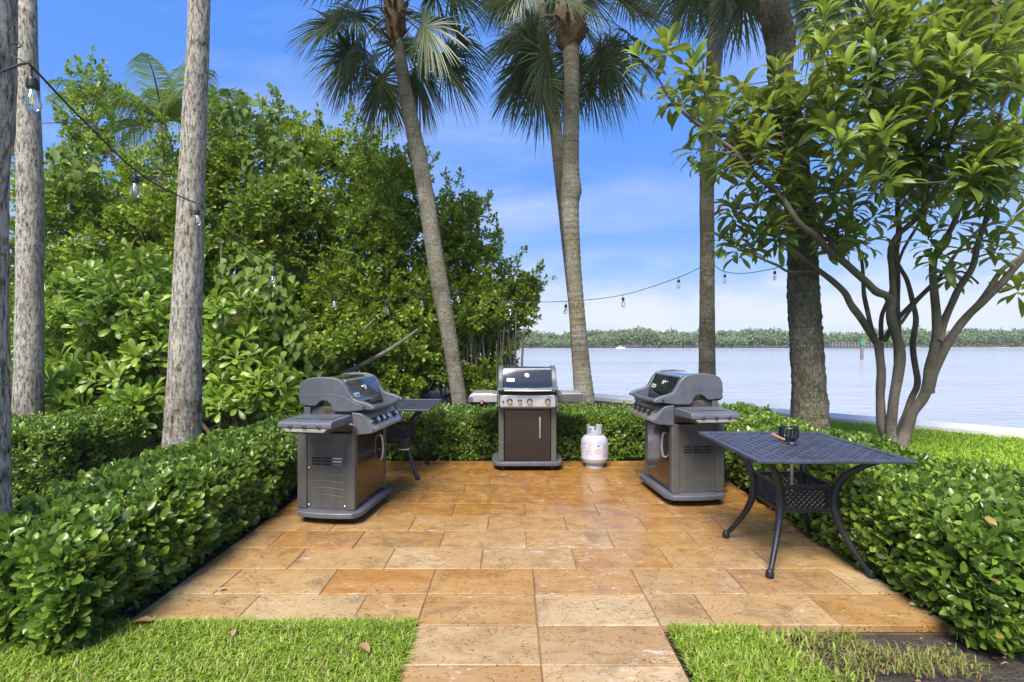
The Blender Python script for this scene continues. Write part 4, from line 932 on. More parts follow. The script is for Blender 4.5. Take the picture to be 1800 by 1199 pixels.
# ------------------------------------------------------------------ grills
def text_mesh(s, size, depth=.0006):
    cu = bpy.data.curves.new('text', 'FONT'); cu.body = s; cu.size = size; cu.extrude = depth; cu.align_x = 'CENTER'; cu.align_y = 'CENTER'; cu.resolution_u = 3
    tmp = bpy.data.objects.new('tmp', cu); C.objects.link(tmp); dg = bpy.context.evaluated_depsgraph_get()
    me = bpy.data.meshes.new_from_object(tmp.evaluated_get(dg)); bpy.data.objects.remove(tmp); bpy.data.curves.remove(cu); return me
def lettering(s, size, loc, rot, mat, parent, name='lettering'):
    me = text_mesh(s, size); me.name = name; me.materials.clear(); me.materials.append(mat)
    o = bpy.data.objects.new(name, me); link(o, parent); o.location = loc; o.rotation_euler = rot; return o

def grill(label, loc, rz, style):
    g = empty('gas_grill', (*loc, 0), rz, label, 'grill', 'gas grills on the terrace')
    flat = style == 'flat'
    # base with bowed ends
    pts = []
    for k in range(9):
        t = -1+2*k/8; pts.append((.375+.022*(1-t*t), t*.225))
    out = [(.31, -.275)]+pts+[(.31, .265)]; out += [(-x, y) for x, y in reversed(out)]
    mb = MB(); mb.prism(out, .055, .100, 'z'); mb.build('base_shelf', M['cast'], g, bevel=.012)
    for sx in (-1, 1):
        for sy in (-1, 1):
            mb = MB(); mb.lathe([(.012, -.016), (.024, -.014), (.026, 0), (.024, .014), (.012, .016)], 16, (sx*.27, sy*.20, .0262), (1, 0, 0)); mb.box(sx*.27-.022, sx*.27+.022, sy*.20-.018, sy*.20+.018, .034, .054)
            mb.build('caster', M['black'], g, smooth=True)
            mb = MB(); xo = sx*.288
            mb.box(xo-.030, xo+.030, sy*.20-.040+.02, sy*.20+.040+.02 if sy > 0 else sy*.20+.055, .101, .70); mb.build('corner_post', M['warm'], g, bevel=.009)
        # side panel with stamped ribs and vents
        mb = MB(); xa, xb = sorted((sx*.285, sx*.303)); mb.box(xa, xb, -.146, .181, .101, .695); sp = mb.build('side_panel', M['warm'], g, bevel=.003)
        for z in (.20, .255, .31, .365, .62):
            mb = MB(); p = [(sx*.303, -.12+.28*k/8, z+.012*math.sin(pi*k/8)) for k in range(9)]; mb.tube(p, .0026, 6); mb.build('rib', M['warm'], sp, smooth=True)
        for r_ in range(3):
            for c_ in range(3):
                mb = MB(); y0 = -.108+c_*.088; z0 = .445+r_*.024; xx = sx*.3035; mb.box(min(xx, xx+sx*.0015), max(xx, xx+sx*.0015), y0, y0+.074, z0, z0+.012); mb.build('vent', (M['white_label'], M['tank_blue'])[r_ == 0] if (style == 'three' and sx < 0 and c_ == 0) else M['black'], sp)
        for yy_, zz_ in ((-.132, .13), (-.132, .42), (-.132, .67), (.168, .13), (.168, .42), (.168, .67)):
            mb = MB(); mb.lathe([(.0045, 0), (.0045, .002), (.003, .003)], 8, (sx*.303, yy_, zz_), (sx, 0, 0)); mb.build('screw', M['chrome'], sp)
    mb = MB(); mb.box(-.257, .257, .205, .215, .101, .70); mb.build('back_panel', M['warm'], g)
    mb = MB(); mb.box(-.257, .257, -.205, -.182, .665, .70); mb.build('top_rail', M['warm'], g, bevel=.003)
    # door
    mb = MB(); mb.box(-.252, .252, -.215, -.194, .108, .660); dr = mb.build('door', M['door'], g, bevel=.004)
    if flat:
        mb = MB(); mb.box(.1805, .1835, -.2163, -.2153, .108, .655); mb.build('door_seam', M['black'], dr)
        mb = MB(); mb.tube([(.115+.02, -.219, .585), (.135, -.245, .578), (.135, -.250, .56), (.135, -.250, .38), (.135, -.245, .362), (.135, -.219, .355)], .0085, 10); mb.build('door_handle', M['steel'], dr, smooth=True)
    else:
        mb = MB(); hx = .17; mb.tube(smoothpath([(hx, -.216, .60), (hx, -.236, .585), (hx, -.247, .49), (hx, -.236, .40), (hx, -.216, .385)], 5), .009, 10); mb.build('door_handle', M['steel'], dr, smooth=True)
    # firebox
    mb = MB(); mb.prism([(-.18, .70), (.20, .70), (.225, .80), (.225, .905), (-.20, .905), (-.21, .80)], -.285, .285, 'x'); mb.build('firebox', M['firebox'], g, bevel=.012)
    # control panel
    if flat: prof = [(-.20, .865), (-.295, .855), (-.325, .835), (-.335, .715), (-.315, .700), (-.20, .700)]; f0, f1 = np.array((-.327, .838)), np.array((-.336, .712))
    else: prof = [(-.20, .865), (-.27, .858), (-.30, .840), (-.375, .735), (-.37, .712), (-.34, .702), (-.20, .690)]; f0, f1 = np.array((-.302, .838)), np.array((-.376, .734))
    for sx in (-1, 1):
        mb = MB(); a, b = sorted((sx*.300, sx*.325)); mb.prism(prof, a, b, 'x'); mb.build('panel_end_cap', M['cast'], g, bevel=.007)
    mb = MB(); mb.prism([(y+.004, z-.003) for y, z in prof], -.2995, .2995, 'x'); cp = mb.build('control_panel', M['steel'], g, bevel=.008)
    nv = nrm(np.array([f0[1]-f1[1], -(f0[0]-f1[0])])); nv = np.array([0, -abs(nv[0]), nv[1]*1.0]) if flat else np.array([0, -abs(nv[0]), abs(nv[1])])
    xs = [-.195, -.085, .02, .215] if flat else [-.20, -.09, .02, .14] if style == 'four' else [-.21, -.10, .0, .17]
    for i, x in enumerate(xs):
        q = f0*(.47)+f1*.53; o_ = np.array([x, q[0]+.002, q[1]]); rr = (.022 if flat and i == 1 else .030)
        mb = MB(); mb.lathe([(rr, 0), (rr, .006), (rr*.86, .010), (rr*.80, .034), (rr*.7, .038)], 24, o_, nv); kb = mb.build('knob', M['black'], g, smooth=True)
        mb = MB(); mb.lathe([(rr*.72, 0), (rr*.72, .003), (rr*.3, .004)], 24, o_+nv*.0385, nv); mb.build('knob_face', M['chrome'], kb, smooth=True)
        mb = MB(); mb.lathe([(rr*1.12, -.001), (rr*1.12, .0015), (rr, .002)], 24, o_, nv); mb.build('knob_ring', M['chrome'], kb, smooth=True)
    mb = MB(); q = f0*.45+f1*.55; mb.lathe([(.010, 0), (.010, .012), (.007, .015)], 16, (-.265, q[0], q[1]), nv); mb.build('ignition_button', M['black'], g, smooth=True)
    tilt = math.atan2(nv[2], -nv[1])
    if flat: lettering('SPIRIT', .020, (.235, -.3315+.002, .815), (pi/2-.07, 0, 0), M['ink'], cp)
    # lid
    ramp_ = [(.235, .915), (.245, .98), (.240, 1.06), (.215, 1.105), (.165, 1.128), (.08, 1.138), (-.04, 1.134), (-.105, 1.115), (-.145, 1.075), (-.175, 1.02), (-.205, .975), (-.255, .955)]
    ins = [(y*.96+.004, z-.010) for y, z in ramp_[:8]]+[(-.126, 1.100), (-.156, 1.035), (-.184, .970), (-.202, .925)]
    mb = MB(); mb.prism(ins+[(-.204, .900)], -.272, .272, 'x'); ld = mb.build('lid', M['enamel'], g, bevel=.004)
    for sx in (-1, 1):
        a, b = sorted((sx*.268, sx*.322))
        cap_ = ramp_+[(-.30, .945), (-.355, .925), (-.385, .905), (-.375, .885), (-.30, .885), (-.18, .868), (-.06, .866), (-.035, .885), (-.02, .925), (.005, .948), (.045, .952), (.075, .938), (.09, .918), (.12, .905)]
        # the cap as a strip so the arch stays clean
        mb = MB(); mb.prism(cap_, a, b, 'x'); mb.build('lid_end_cap', M['cast'], ld, bevel=.010, seg=3)
        mb = MB(); mb.tube(smoothpath([(sx*.3225, .235, .985), (sx*.3225, .1, .995), (sx*.3225, -.06, 1.0), (sx*.3225, -.15, .975), (sx*.3215, -.26, .925)], 5), .0022, 6); mb.build('crease', M['cast'], ld, smooth=True)
        mb = MB(); mb.lathe([(.009, 0), (.009, .004)], 12, (sx*.322, -.30, .905), (sx, 0, 0)); mb.build('bolt', M['black'], ld)
    # flared front lip / handle bowed forward
    mb = MB(); mb.box(-.267, .267, -.335, -.2045, .884, .890); mb.build('lid_recess', M['enamel'], ld)
    n = 20; xs_ = np.linspace(-.268, .268, n); V = []; F = []
    for x in xs_:
        k = (1-(x/.268)**2); yy = -.350-.030*k*(1 if not flat else .6); zz = .008*(1-k); V += [(x, yy+.030, .906+zz), (x, yy+.014, .915+zz), (x, yy-.008, .912+zz), (x, yy-.016, .898), (x, yy-.004, .880), (x, yy+.030, .884)]
    for i in range(n-1):
        for k in range(6): F.append((i*6+k, i*6+(k+1) % 6, (i+1)*6+(k+1) % 6, (i+1)*6+k))
    F += [tuple(range(6)), tuple(range((n-1)*6, n*6))]; mb = MB(); mb.add(V, F); mb.build('lid_handle', M['cast'], ld, smooth=True)
    mb = MB(); mb.tube([(-.25, -.392, .893), (0, -.402 if not flat else -.395, .889), (.25, -.392, .893)], .005, 8) if flat else mb.tube([(-.23, -.37, .897), (.23, -.37, .897)], .003, 6)
    mb.build('handle_trim', M['steel'], ld, smooth=True)
    # upper trim bar
    mb = MB(); mb.box(-.266, .266, -.118, -.098, 1.098, 1.112); mb.build('lid_trim', M['steel'], ld, bevel=.003)
    # gauge + badge on the sloping face between (-.145,1.075) and (-.205,.975)
    fa, fb = np.array(ins[8]), np.array(ins[10]); fn = nrm(np.array([0, -(fa[1]-fb[1]), (fa[0]-fb[0])])); q = fa*.50+fb*.50
    mb = MB(); mb.lathe([(.027, -.002), (.028, .006), (.022, .008)], 28, (0, q[0], q[1]), fn); gg = mb.build('thermometer', M['chrome'], ld, smooth=True)
    mb = MB(); mb.lathe([(.019, 0), (.019, .0012)], 24, (0, q[0], q[1])+fn*.0085, fn); mb.build('dial', M['white_label'], gg)
    mb = MB(); ax = np.array([1, 0, 0]); uu = np.cross(fn, ax)*-1; c0 = np.array((0, q[0], q[1]))+fn*.0105
    if uu[2] < 0: uu = -uu
    mb.add([c0-ax*.001, c0+ax*.001, c0+uu*.014+ax*.007], [(0, 1, 2)]); mb.build('needle', M['ink'], gg)
    sl = math.atan2(fa[0]-fb[0], fa[1]-fb[1])   # lean back
    q2 = fa*.14+fb*.86; mb = MB(); hx, hz = .043, .019; c0 = np.array((-.185, q2[0], q2[1]))+fn*.002
    ps = []
    for k in range(20):
        t = 2*pi*k/20; ps.append(c0+ax*hx*np.sign(math.cos(t))*abs(math.cos(t))**.35+uu*hz*np.sign(math.sin(t))*abs(math.sin(t))**.35)
    mb.add(ps+[p+fn*.004 for p in ps], [tuple(range(20)), tuple(range(20, 40))]+[(k, (k+1) % 20, 20+(k+1) % 20, 20+k) for k in range(20)]); bd = mb.build('badge', M['badge'], ld)
    lettering('weber', .030, tuple(c0+fn*.0048-uu*.001), (pi/2-sl, 0, 0), M['ink'], bd)
    # side shelves
    for sx in (-1, 1):
        a, b = sorted((sx*.328, sx*.655))
        mb = MB(); e = .655
        if flat: prof2 = [(.33, .835), (.60, .835), (.64, .818), (e, .79), (e, .745), (.33, .745)]
        else: prof2 = [(.33, .850), (.61, .846), (.648, .838), (e, .822), (e, .792), (.33, .780)]
        pr2 = [(sx*x, z) for x, z in prof2]
        mb.prism(pr2, -.205, .205, 'y'); sh = mb.build('side_shelf', M['shelf'] if not flat else (M['steel'] if sx < 0 else M['warm']), g, bevel=.010)
        if not flat:
            for k in range(3):
                mb = MB(); y0 = -.11+k*.11; mb.lathe([(.017, -.004), (.017, .006), (.010, .010)], 16, (sx*(e+.001), y0, .815), (sx, 0, 0)); mb.build('tool_hook', M['shelf'], sh, smooth=True)
                mb = MB(); mb.tube([(sx*(e+.010), y0, .818), (sx*(e+.020), y0, .806), (sx*(e+.018), y0, .816)], .0025, 6); mb.build('hook_pin', M['black'], sh)
            mb = MB(); mb.prism([(-.17, .791), (.17, .791), (.145, .766), (-.145, .766)][::-1], *sorted((sx*.625, sx*.650)), 'x'); mb.build('shelf_trim', M['trim'] if style == 'four' else M['trim'], sh, bevel=.003)
            mb = MB(); mb.box(*sorted((sx*.36, sx*.60)), -.14, .14, .748, .779); mb.build('burner_box', M['firebox'], sh)
            mb = MB(); mb.box(*sorted((sx*.35, sx*.56)), -.205+.04, .15, .8505, .8535); mb.build('burner_cover', M['shelf'], sh, bevel=.0012)
        else:
            mb = MB(); mb.box(*sorted((sx*.38, sx*.60)), -.19, .18, .8355, .842); mb.build('burner_cover', M['steel'], sh, bevel=.003)
            mb = MB(); mb.box(*sorted((sx*.60, sx*.652)), -.209, -.2055, .748, .80); mb.build('shelf_corner', M['shelf'], sh)
    if style != 'four':
        mb = MB(); kx = -.50 if flat else -.37
        zc = .735 if flat else .775
        mb.lathe([(.024, 0), (.022, .02), (.016, .036)], 20, (kx, -.206, zc+.01 if flat else zc), (0, -1, 0)); kb = mb.build('side_burner_knob', M['black'], g, smooth=True)
        mb = MB(); mb.lathe([(.014, 0), (.012, .003)], 20, (kx, -.2425, zc+.01 if flat else zc), (0, -1, 0)); mb.build('knob_face', M['red_ink'], kb)
    if style != 'flat':
        mb = MB(); mb.lathe([(.02, 0), (.035, .012), (.035, .05), (.02, .06)], 16, (.20, .245, .93), (1, 0, 0)); mb.build('lid_hinge', M['black'], g, smooth=True)
        for sx in (-1, 1):
            mb = MB(); mb.box(*sorted((sx*.286, sx*.312)), .15, .205, .84, .90); mb.build('bracket', M['cast'], g, bevel=.004)
    return g
grill('left hand gas grill turned sideways, white and blue showing through its side vents', (-1.395, 4.175), math.radians(82), 'three')
grill('middle gas grill facing the camera with steel side shelves', (.17, 5.64), 0, 'flat')
grill('right hand gas grill turned sideways between the propane tank and the lattice table', (1.565, 4.60), math.radians(-84), 'four')
# tubing behind the left grill's vents / things hung from the right grill
br = at(1278, 835, 4.6); gb = empty('grill_brush', (float(br[0])-.02, 4.62, 0), label='black bristled grill brush hanging by a cord behind the right grill', cat='grill brush')
mb = MB(); mb.tube([(0, 0, .79), (.002, 0, .5), (0, 0, .38)], .0016, 5); mb.build('cord', M['trim'], gb)
mb = MB(); mb.tube([(0, 0, .39), (0, 0, .20)], .011, 10); mb.build('handle', M['black'], gb, smooth=True)
mb = MB()
for k in range(240):
    a = R.uniform(0, 2*pi); z = R.uniform(.06, .24); L = R.uniform(.04, .06); mb.tube([(0, 0, z), (math.cos(a)*L, math.sin(a)*L, z+R.uniform(-.02, .02))], .002, 3, False)
o = mb.build('bristles', M['black'], gb); o['kind'] = 'stuff'

# ------------------------------------------------------------------ tables
def table(label, loc, rz=0, half=.452):
    t = empty('patio_table', (*loc, 0), rz, label, 'table', 'black cast metal tables'); h = .74
    fr = MB(); w = .035; H = half
    for (a, b, c, d_) in ((-H, H, -H, -H+w), (-H, H, H-w, H), (-H, -H+w, -H+w, H-w), (H-w, H, -H+w, H-w)): fr.box(a, b, c, d_, h-.022, h)
    fr.build('rim', M['tabletop'], t, bevel=.006)
    # woven lattice: two sets of flat bars crossing over and under
    n = 17; lo, hi = -H+w, H-w; st = (hi-lo)/n; lt_ = MB()
    for i in range(1, n):
        c0 = lo+i*st
        for ax in (0, 1):
            hw = st*.25; V = []; F = []; m = n*2+1
            for j in range(m):
                s_ = lo+(hi-lo)*j/(m-1); over = 1 if ((j//2+i+ax) % 2 == 0) else -1
                z = h-.006+(.0022*over if j % 2 == 0 else 0)
                for (dw, dz) in ((-hw, 0), (hw, 0), (hw, -.007), (-hw, -.007)):
                    V.append((s_, c0+dw, z+dz) if ax == 0 else (c0+dw, s_, z+dz))
            for j in range(m-1):
                for k in range(4): F.append((j*4+k, j*4+(k+1) % 4, (j+1)*4+(k+1) % 4, (j+1)*4+k))
            lt_.add(V, F)
    lt_.build('lattice_top', M['tabletop'], t, kind='stuff')
    # umbrella ring and tube
    mb = MB(); mb.lathe([(.030, h-.03), (.034, h-.002), (.026, h+.002)], 20); mb.build('umbrella_ring', M['castiron'], t)
    for sx in (-1, 1):
        for sy in (-1, 1):
            k = 1/math.sqrt(2); d_ = np.array([sx*k, sy*k, 0])
            prof = [(.50, .718), (.44, .69), (.36, .64), (.285, .57), (.25, .49), (.238, .42), (.245, .35), (.275, .26), (.33, .16), (.40, .06), (.425, .03)]
            P = smoothpath([d_*a+np.array([0, 0, z]) for a, z in prof], 4); rr = np.interp(np.linspace(0, 1, len(P)), [0, .12, .4, .6, .92, 1], [.013, .017, .024, .024, .015, .020])
            mb = MB(); mb.tube(P, list(rr), 10); lg = mb.build('leg', M['castiron'], t, smooth=True)
            mb = MB(); e = d_*.43; mb.lathe([(.012, .0), (.023, .006), (.025, .02), (.020, .042), (.012, .052)], 14, e); mb.build('foot', M['castiron'], lg, smooth=True)
    # apron box with pierced lattice sides
    B = .165
    for k in range(4):
        a = k*pi/2; ca, sa = math.cos(a), math.sin(a)
        def rot(x, y, z): return (x*ca-y*sa, x*sa+y*ca, z)
        mb = MB()
        def slab(x0, x1, z0, z1, th=.005):
            vs = [rot(x, -B+dy, z) for z in (z0, z1) for dy in (-th, th) for x in (x0, x1)]
            mb.add(vs, [(0, 2, 3, 1), (4, 5, 7, 6), (0, 1, 5, 4), (2, 6, 7, 3), (0, 4, 6, 2), (1, 3, 7, 5)])
        slab(-B, B, .49, .515, .008); slab(-B, B, .345, .372, .008); slab(-B, -B+.03, .372, .49); slab(B-.03, B, .372, .49)
        x0, x1, z0, z1 = -B+.03, B-.03, .372, .49
        for sgn in (-1, 1):
            cc = x0-(z1-z0)
            while cc < x1+(z1-z0):
                # diagonal bar z = z0 + sgn*(x-cc)
                pts = []
                for s_ in np.linspace(0, z1-z0, 5):
                    x = cc+s_ if sgn > 0 else cc+(z1-z0)-s_; pts.append((x, z0+s_))
                pts = [p for p in pts if x0 <= p[0] <= x1]
                if len(pts) >= 2:
                    mb.tube([rot(p[0], -B+.0015*sgn, p[1]) for p in pts], .0062, 4)
                cc += .034
        mb.build('apron_panel', M['castiron'], t, smooth=False)
    return t
table('square lattice top table in the right foreground with a ribbed cup on it', (1.85, 3.265), 0)
table('square lattice top table half hidden behind the left grill', (-1.27, 5.36), 0)
# ribbed black holder with a wooden scraper and a rod through the umbrella hole
c = (1.895, 3.38); gt = empty('utensil_holder', (*c, .7425), label='small black ribbed cup on the right hand lattice table', cat='utensil holder')
mb = MB()
for k in range(16):
    a = 2*pi*k/16; P = [(math.cos(a)*r_, math.sin(a)*r_, z) for r_, z in ((.026, .006), (.048, .016), (.058, .045), (.056, .085))]; mb.tube(smoothpath(P, 3), .0052, 5)
mb.build('ribs', M['black'], gt, smooth=True)
mb = MB(); mb.tube([(math.cos(2*pi*k/24)*.056, math.sin(2*pi*k/24)*.056, .086) for k in range(25)], .006, 6, False); mb.build('rim', M['black'], gt, smooth=True)
mb = MB(); mb.lathe([(.02, 0), (.04, .002), (.044, .010), (.02, .012)], 20); mb.build('bottom', M['black'], gt, smooth=True)
sc = empty('wooden_handle', (c[0]-.085, c[1]-.03, .745), label='short worn wooden handle leaning on the ribbed cup', cat='handle')
mb = MB(); mb.tube([(-.04, .0, .045), (-.02, 0, .028), (.035, -.01, .008)], [.012, .011, .007], 8); mb.build('grip', M['wood'], sc, smooth=True)
rd = empty('steel_rod', (1.85, 3.265, .43), label='steel rod hanging through the umbrella hole of the right table', cat='rod')
mb = MB(); mb.lathe([(.004, .0), (.009, .02), (.010, .30), (.010, .318)], 12); mb.build('shaft', M['steel'], rd, smooth=True)
# grease cup hanging at the left grill
gc = empty('grease_tray', (-1.02, 4.62, .42), label='small dark tray with a pale base hanging beyond the left grill door', cat='tray')
mb = MB(); mb.box(-.03, .06, -.04, .04, 0, .09); mb.build('cup', M['black'], gc, bevel=.01); mb = MB(); mb.box(-.034, .064, -.044, .044, -.012, -.001); mb.build('lip', M['steel'], gc, bevel=.003)
mb = MB(); mb.tube([(.02, 0, .09), (.03, 0, .15), (.0, 0, .22)], .003, 6); mb.build('hanger', M['black'], gc)

# ------------------------------------------------------------------ propane tank
tk = empty('propane_tank', (.935, 5.60, 0), label='white propane tank standing on the terrace before the rear hedge', cat='propane tank'); r_ = .152
prof = [(.085, .035), (.120, .045), (.142, .07), (r_, .105), (r_, .185), (r_+.0015, .188), (r_+.0015, .196), (r_, .199), (r_, .275), (.144, .312), (.118, .345), (.075, .365), (.04, .372)]
mb = MB(); mb.lathe(prof, 48); mb.build('body', M['white_paint'], tk, smooth=True)
mb = MB()
n = 36
for (ra, rb, z0, z1) in ((.100, .104, 0, .055),):
    V = []; F = []
    for k in range(n):
        a = 2*pi*k/n
        for rr_, z in ((ra, z0), (rb, z0), (rb-.006, z1), (ra-.006, z1)): V.append((math.cos(a)*rr_, math.sin(a)*rr_, z))
    for k in range(n):
        for j in range(4): F.append((k*4+j, k*4+(j+1) % 4, ((k+1) % n)*4+(j+1) % 4, ((k+1) % n)*4+j))
    mb.add(V, F)
mb.build('foot_ring', M['white_paint'], tk, smooth=True)
# collar with hand holes
mb = MB(); N2 = 60; V = []; F = []; zs = [.355, .385, .40, .425, .440, .468]
def collar_on(k, j):
    a = (k/N2*360) % 360
    if 200 < a < 240 or 300 < a < 338:   # hand holes in the front left and right
        if j in (1, 2, 3): return False
    if 255 < a < 288: return j < 3       # lower lip at the front
    if 60 < a < 120: return j < 2
    return True
for k in range(N2):
    a = 2*pi*k/N2
    for z in zs:
        for rr_ in (.082, .086): V.append((math.cos(a)*rr_, math.sin(a)*rr_, z))
def ci(k, j, s): return (k % N2)*len(zs)*2+j*2+s
for k in range(N2):
    for j in range(len(zs)-1):
        if collar_on(k, j):
            F.append((ci(k, j, 0), ci(k+1, j, 0), ci(k+1, j+1, 0), ci(k, j+1, 0))); F.append((ci(k, j, 1), ci(k+1, j, 1), ci(k+1, j+1, 1), ci(k, j+1, 1)))
            if j == len(zs)-2 or not collar_on(k, j+1): F.append((ci(k, j+1, 0), ci(k+1, j+1, 0), ci(k+1, j+1, 1), ci(k, j+1, 1)))
mb.add(V, F); mb.build('collar', M['white_paint'], tk)
mb = MB(); mb.lathe([(.022, .365), (.020, .40), (.012, .41), (.012, .43), (.024, .432), (.024, .448)], 16); mb.build('valve', M['steel'], tk)
lb = MB(); N3 = 40; V = []; F = []
for k in range(N3+1):
    a = math.radians(192+156*k/N3)
    for z in (.105, .275): V.append((math.cos(a)*(r_+.0028), math.sin(a)*(r_+.0028), z))
for k in range(N3): F.append((2*k, 2*k+2, 2*k+3, 2*k+1))
lb.add(V, F); lab = lb.build('label', M['white_label'], tk, smooth=True)
def wrapped(a0, a1, z0, z1, mb):
    n_ = max(1, int((a1-a0)/4)); V = []; F = []
    for k in range(n_+1):
        a = math.radians(a0+(a1-a0)*k/n_)
        for z in (z0, z1): V.append((math.cos(a)*(r_+.0036), math.sin(a)*(r_+.0036), z))
    for k in range(n_): F.append((2*k, 2*k+2, 2*k+3, 2*k+1))
    mb.add(V, F)
g1, g2 = MB(), MB()
for a0, a1, z0, z1, mbx, dz in ((196, 218, .12, .25, g1, .012), (222, 250, .12, .24, g1, .010), (262, 290, .165, .225, g2, .010), (296, 340, .12, .25, g1, .011)):
    z = z1
    while z > z0:
        a = a0
        while a < a1-2:
            w = random.uniform(2, 6); wrapped(a, min(a+w, a1), z-dz*.34, z, mbx); a += w+1.3
            if random.random() < .15: break
        z -= dz
for a0, a1, z0, z1 in ((196, 222, .262, .268), (236, 246, .255, .266), (272, 282, .252, .268), (300, 312, .255, .262)): wrapped(a0, a1, z0, z1, g1 if a0 != 236 else g2)
g1.build('grey_print', M['ink'], lab); g2.build('red_print', M['red_ink'], lab)

# ------------------------------------------------------------------ string lights
CG = 'sagging black festoon cables'
def cable(label, pts, r_=.0055):
    P = smoothpath(pts, 10); o0 = P[0]; mb = MB(); mb.tube(P-o0, r_, 6); o = mb.build('light_cable', M['cable'], smooth=True); o.location = o0; tag(o, label, 'cable', CG)
k1 = [at(-140, 175, 1.9), at(0, 127, 2.2), at(45, 112, 2.3), at(60, 122, 2.32), at(140, 206, 2.75), at(238, 300, 3.35), at(300, 338, 4.0), at(345, 358, 4.68)]
cable('near cable from the first bulb past the second bulb to the pale trunk', k1)
P3, P4, P7, P8 = at(352, 362, 4.72), at(778, 500, 7.65), at(1232, 470, 8.45), at(1392, 462, 6.6)
k2 = [P3, at(420, 425, 5.0), at(482, 466, 5.36), at(590, 512, 6.09), at(679, 524, 6.87), at(742, 514, 7.45), P4]
cable('four bulb cable between the pale trunk and the leaning palm', k2)
k3 = [P4, at(805, 512, 7.6), at(850, 525, 7.6), at(897, 531, 7.6), at(995, 530, 7.6), at(1095, 519, 7.7), at(1193, 488, 8.1), P7]
cable('cable crossing the sky between the leaning palm and the slim straight palm', k3)
k4 = [at(1254, 466, 8.45), at(1274, 478, 8.1), at(1310, 481, 7.6), at(1362, 472, 6.9), P8]
cable('short cable between the slim palm and the thick rugged trunk', k4)
wires = [([at(17, 97, 2.42), at(32, 103, 2.40), at(45, 113, 2.32)], 'thin wire tying the cable to the pale trunk at the left edge', 'wire'), ([at(18, 79, 2.42), at(28, 76, 2.36), at(38, 80, 2.36), at(32, 84, 2.36), at(24, 81, 2.40)], 'small looped iron hook in the trunk at the left edge', 'hook')]
for pts, lab_, cat_ in wires:
    P = smoothpath(pts, 6); mb = MB(); mb.tube(P-P[0], .0035, 6); o = mb.build('tie_'+cat_, M['cable'], smooth=True); o.location = P[0]; tag(o, lab_, cat_)
bulb0 = None
def bulb(px, py, Y, label, s=1.0):
    """py: where the socket lead leaves the cable"""
    global bulb0
    p = at(px, py, Y)
    if bulb0 is None:
        b = empty('string_light_bulb', tuple(p)); 
        mb = MB(); mb.tube([(0, 0, 0), (.004, 0, -.02), (.002, 0, -.052)], .0042, 8); mb.build('lead', M['cable'], b, smooth=True)
        mb = MB(); mb.lathe([(.008, -.05), (.020, -.056), (.023, -.065), (.0225, -.078), (.0245, -.080), (.0245, -.100), (.022, -.102)][::-1], 20); mb.build('socket', M['black'], b, smooth=True)
        prof = [(.012, -.1025), (.016, -.112), (.026, -.145), (.0315, -.170), (.031, -.186), (.024, -.201), (.012, -.209), (.002, -.211)]
        mb = MB(); mb.lathe(prof[::-1], 24)
        mb.build('glass', M['glass'], b, smooth=True)
        for a in (0, 1, 2, 3):
            t_ = a*pi/2+.4; mb = MB(); mb.tube([(math.cos(t_)*.006, math.sin(t_)*.006, -.125), (math.cos(t_)*.009, math.sin(t_)*.009, -.178)], .0026, 6); mb.build('filament', M['filament'], b)
        bulb0 = b
    else:
        b = bulb0.copy(); C.objects.link(b); b.location = tuple(p)
        for ch in list(bulb0.children):
            c_ = ch.copy(); C.objects.link(c_); c_.parent = b
    b.scale = (s, s, s); b.rotation_euler = (R.normal(0, .05), R.normal(0, .05), R.uniform(0, 6))
    tag(b, label, 'light bulb', 'bare bulbs on the festoon cables')
for a in ((57, 118, 2.32, 'largest glass bulb, hanging in front of the pale trunk at top left', 1.0), (238, 297, 3.35, 'clear bulb against the trees between the two left trunks', .95), (346, 360, 4.60, 'bulb hanging right in front of the pale palm trunk', .95),
          (482, 466, 5.36, 'bulb above the heart leaved vine, first right of the pale trunk', 1.15), (590, 512, 6.09, 'bulb above the left grill, its glass against dark leaves', 1.15), (679, 524, 6.87, 'bulb left of the leaning palm at the lowest sag of the cable', 1.15), (742, 514, 7.45, 'small bulb just left of the leaning palm', 1.15),
          (805, 505, 7.6, 'small bulb just right of the leaning palm', 1.15), (897, 531, 7.6, 'small bulb among the last leaves of the tree by the water', .95), (995, 530, 7.6, 'bulb just left of the palm with the bulge', .95), (1095, 518, 7.7, 'bulb alone in the sky between the bulged palm and the slim palm', .95), (1193, 487, 8.1, 'bulb just left of the slim straight palm', .95),
          (1274, 478, 8.1, 'bulb just right of the slim straight palm', .95), (1362, 472, 6.9, 'bulb just left of the thick rugged trunk', .8)):
    bulb(*a)

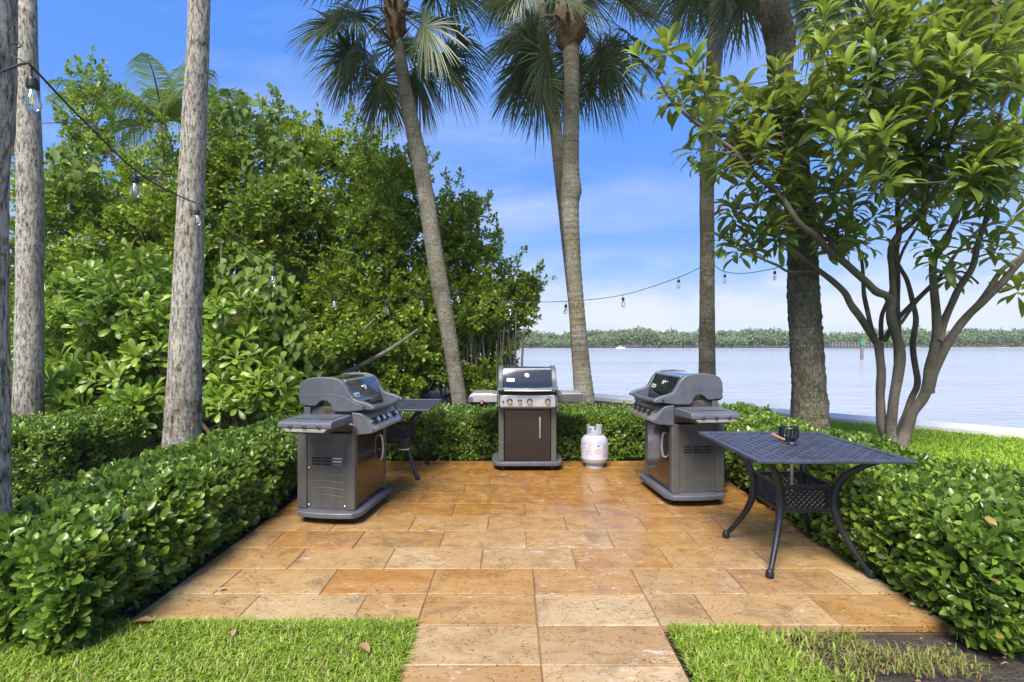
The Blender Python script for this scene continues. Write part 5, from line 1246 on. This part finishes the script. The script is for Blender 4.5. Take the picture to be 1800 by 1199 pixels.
# ------------------------------------------------------------------ fallen leaves
def fallen(px, py, L, az, label, tilt=.15):
    Y = 1232.6/(py-600); p = at(px, py, Y); V, F = LT['ficus']; V = V*np.array([1, 1, 1.6])
    me = np_mesh('fallen_leaf', V, F, M['dead_leaf'], np.full(len(V), R.random()), smooth=True); o = bpy.data.objects.new('fallen_leaf', me); link(o)
    o.location = (p[0], p[1], .006 if 2.47 < p[1] else .03); o.scale = (L, L, L); o.rotation_euler = (tilt, R.normal(0, .1), az); tag(o, label, 'leaf', 'fallen brown leaves')
for a in ((300, 1024, .05, 1.0, 'curled dark leaf on the front left terrace tiles'), (400, 1038, .05, 2.0, 'small leaf fragment on the second row of tiles at left'), (230, 1108, .10, -1.5, 'long pale leaf at the front left corner of the terrace'), (410, 1130, .05, .4, 'pale dry leaf lying on the left grass'), (650, 1160, .08, .9, 'brown leaf in the grass near the path'), (285, 1012, .08, .2, 'tan leaf under the left hedge'), (270, 1030, .07, 2.2, 'orange brown leaf beside the tan one under the left hedge'),
          (1456, 955, .12, 2.2, 'large yellow leaf behind the legs of the right table'), (688, 808, .12, 1.0, 'pale leaf on the tiles under the left hand table'), (1700, 1118, .14, -1.2, 'long brown leaf at the right front corner of the terrace')):
    fallen(*a)
mb = MB(); P = smoothpath([at(1690, 1115, 2.38), at(1730, 1130, 2.33), at(1790, 1150, 2.28), at(1860, 1175, 2.2)], 5); P[:, 2] = .0; mb.tube(P-P[0], list(np.linspace(.012, .004, len(P))), 6); o = mb.build('fallen_twig', M['boots'], smooth=True); o.location = P[0]; tag(o, 'dry brown twig on the dark soil at the right', 'twig')

# ------------------------------------------------------------------ air
t = NT('air'); t.t.nodes.remove(t.out); out_ = t.n('ShaderNodeOutputMaterial'); pv = t.n('ShaderNodeVolumePrincipled')
pv.inputs['Color'].default_value = (.90, .95, 1.0, 1); pv.inputs['Density'].default_value = 0.0005; pv.inputs['Anisotropy'].default_value = 0.0
t.t.links.new(pv.outputs[0], out_.inputs['Volume'])
mb = MB(); mb.box(-420, 700, -30, 330, -1.7, 14.0); hz = mb.build('haze', t.m); tag(hz, kind='stuff')
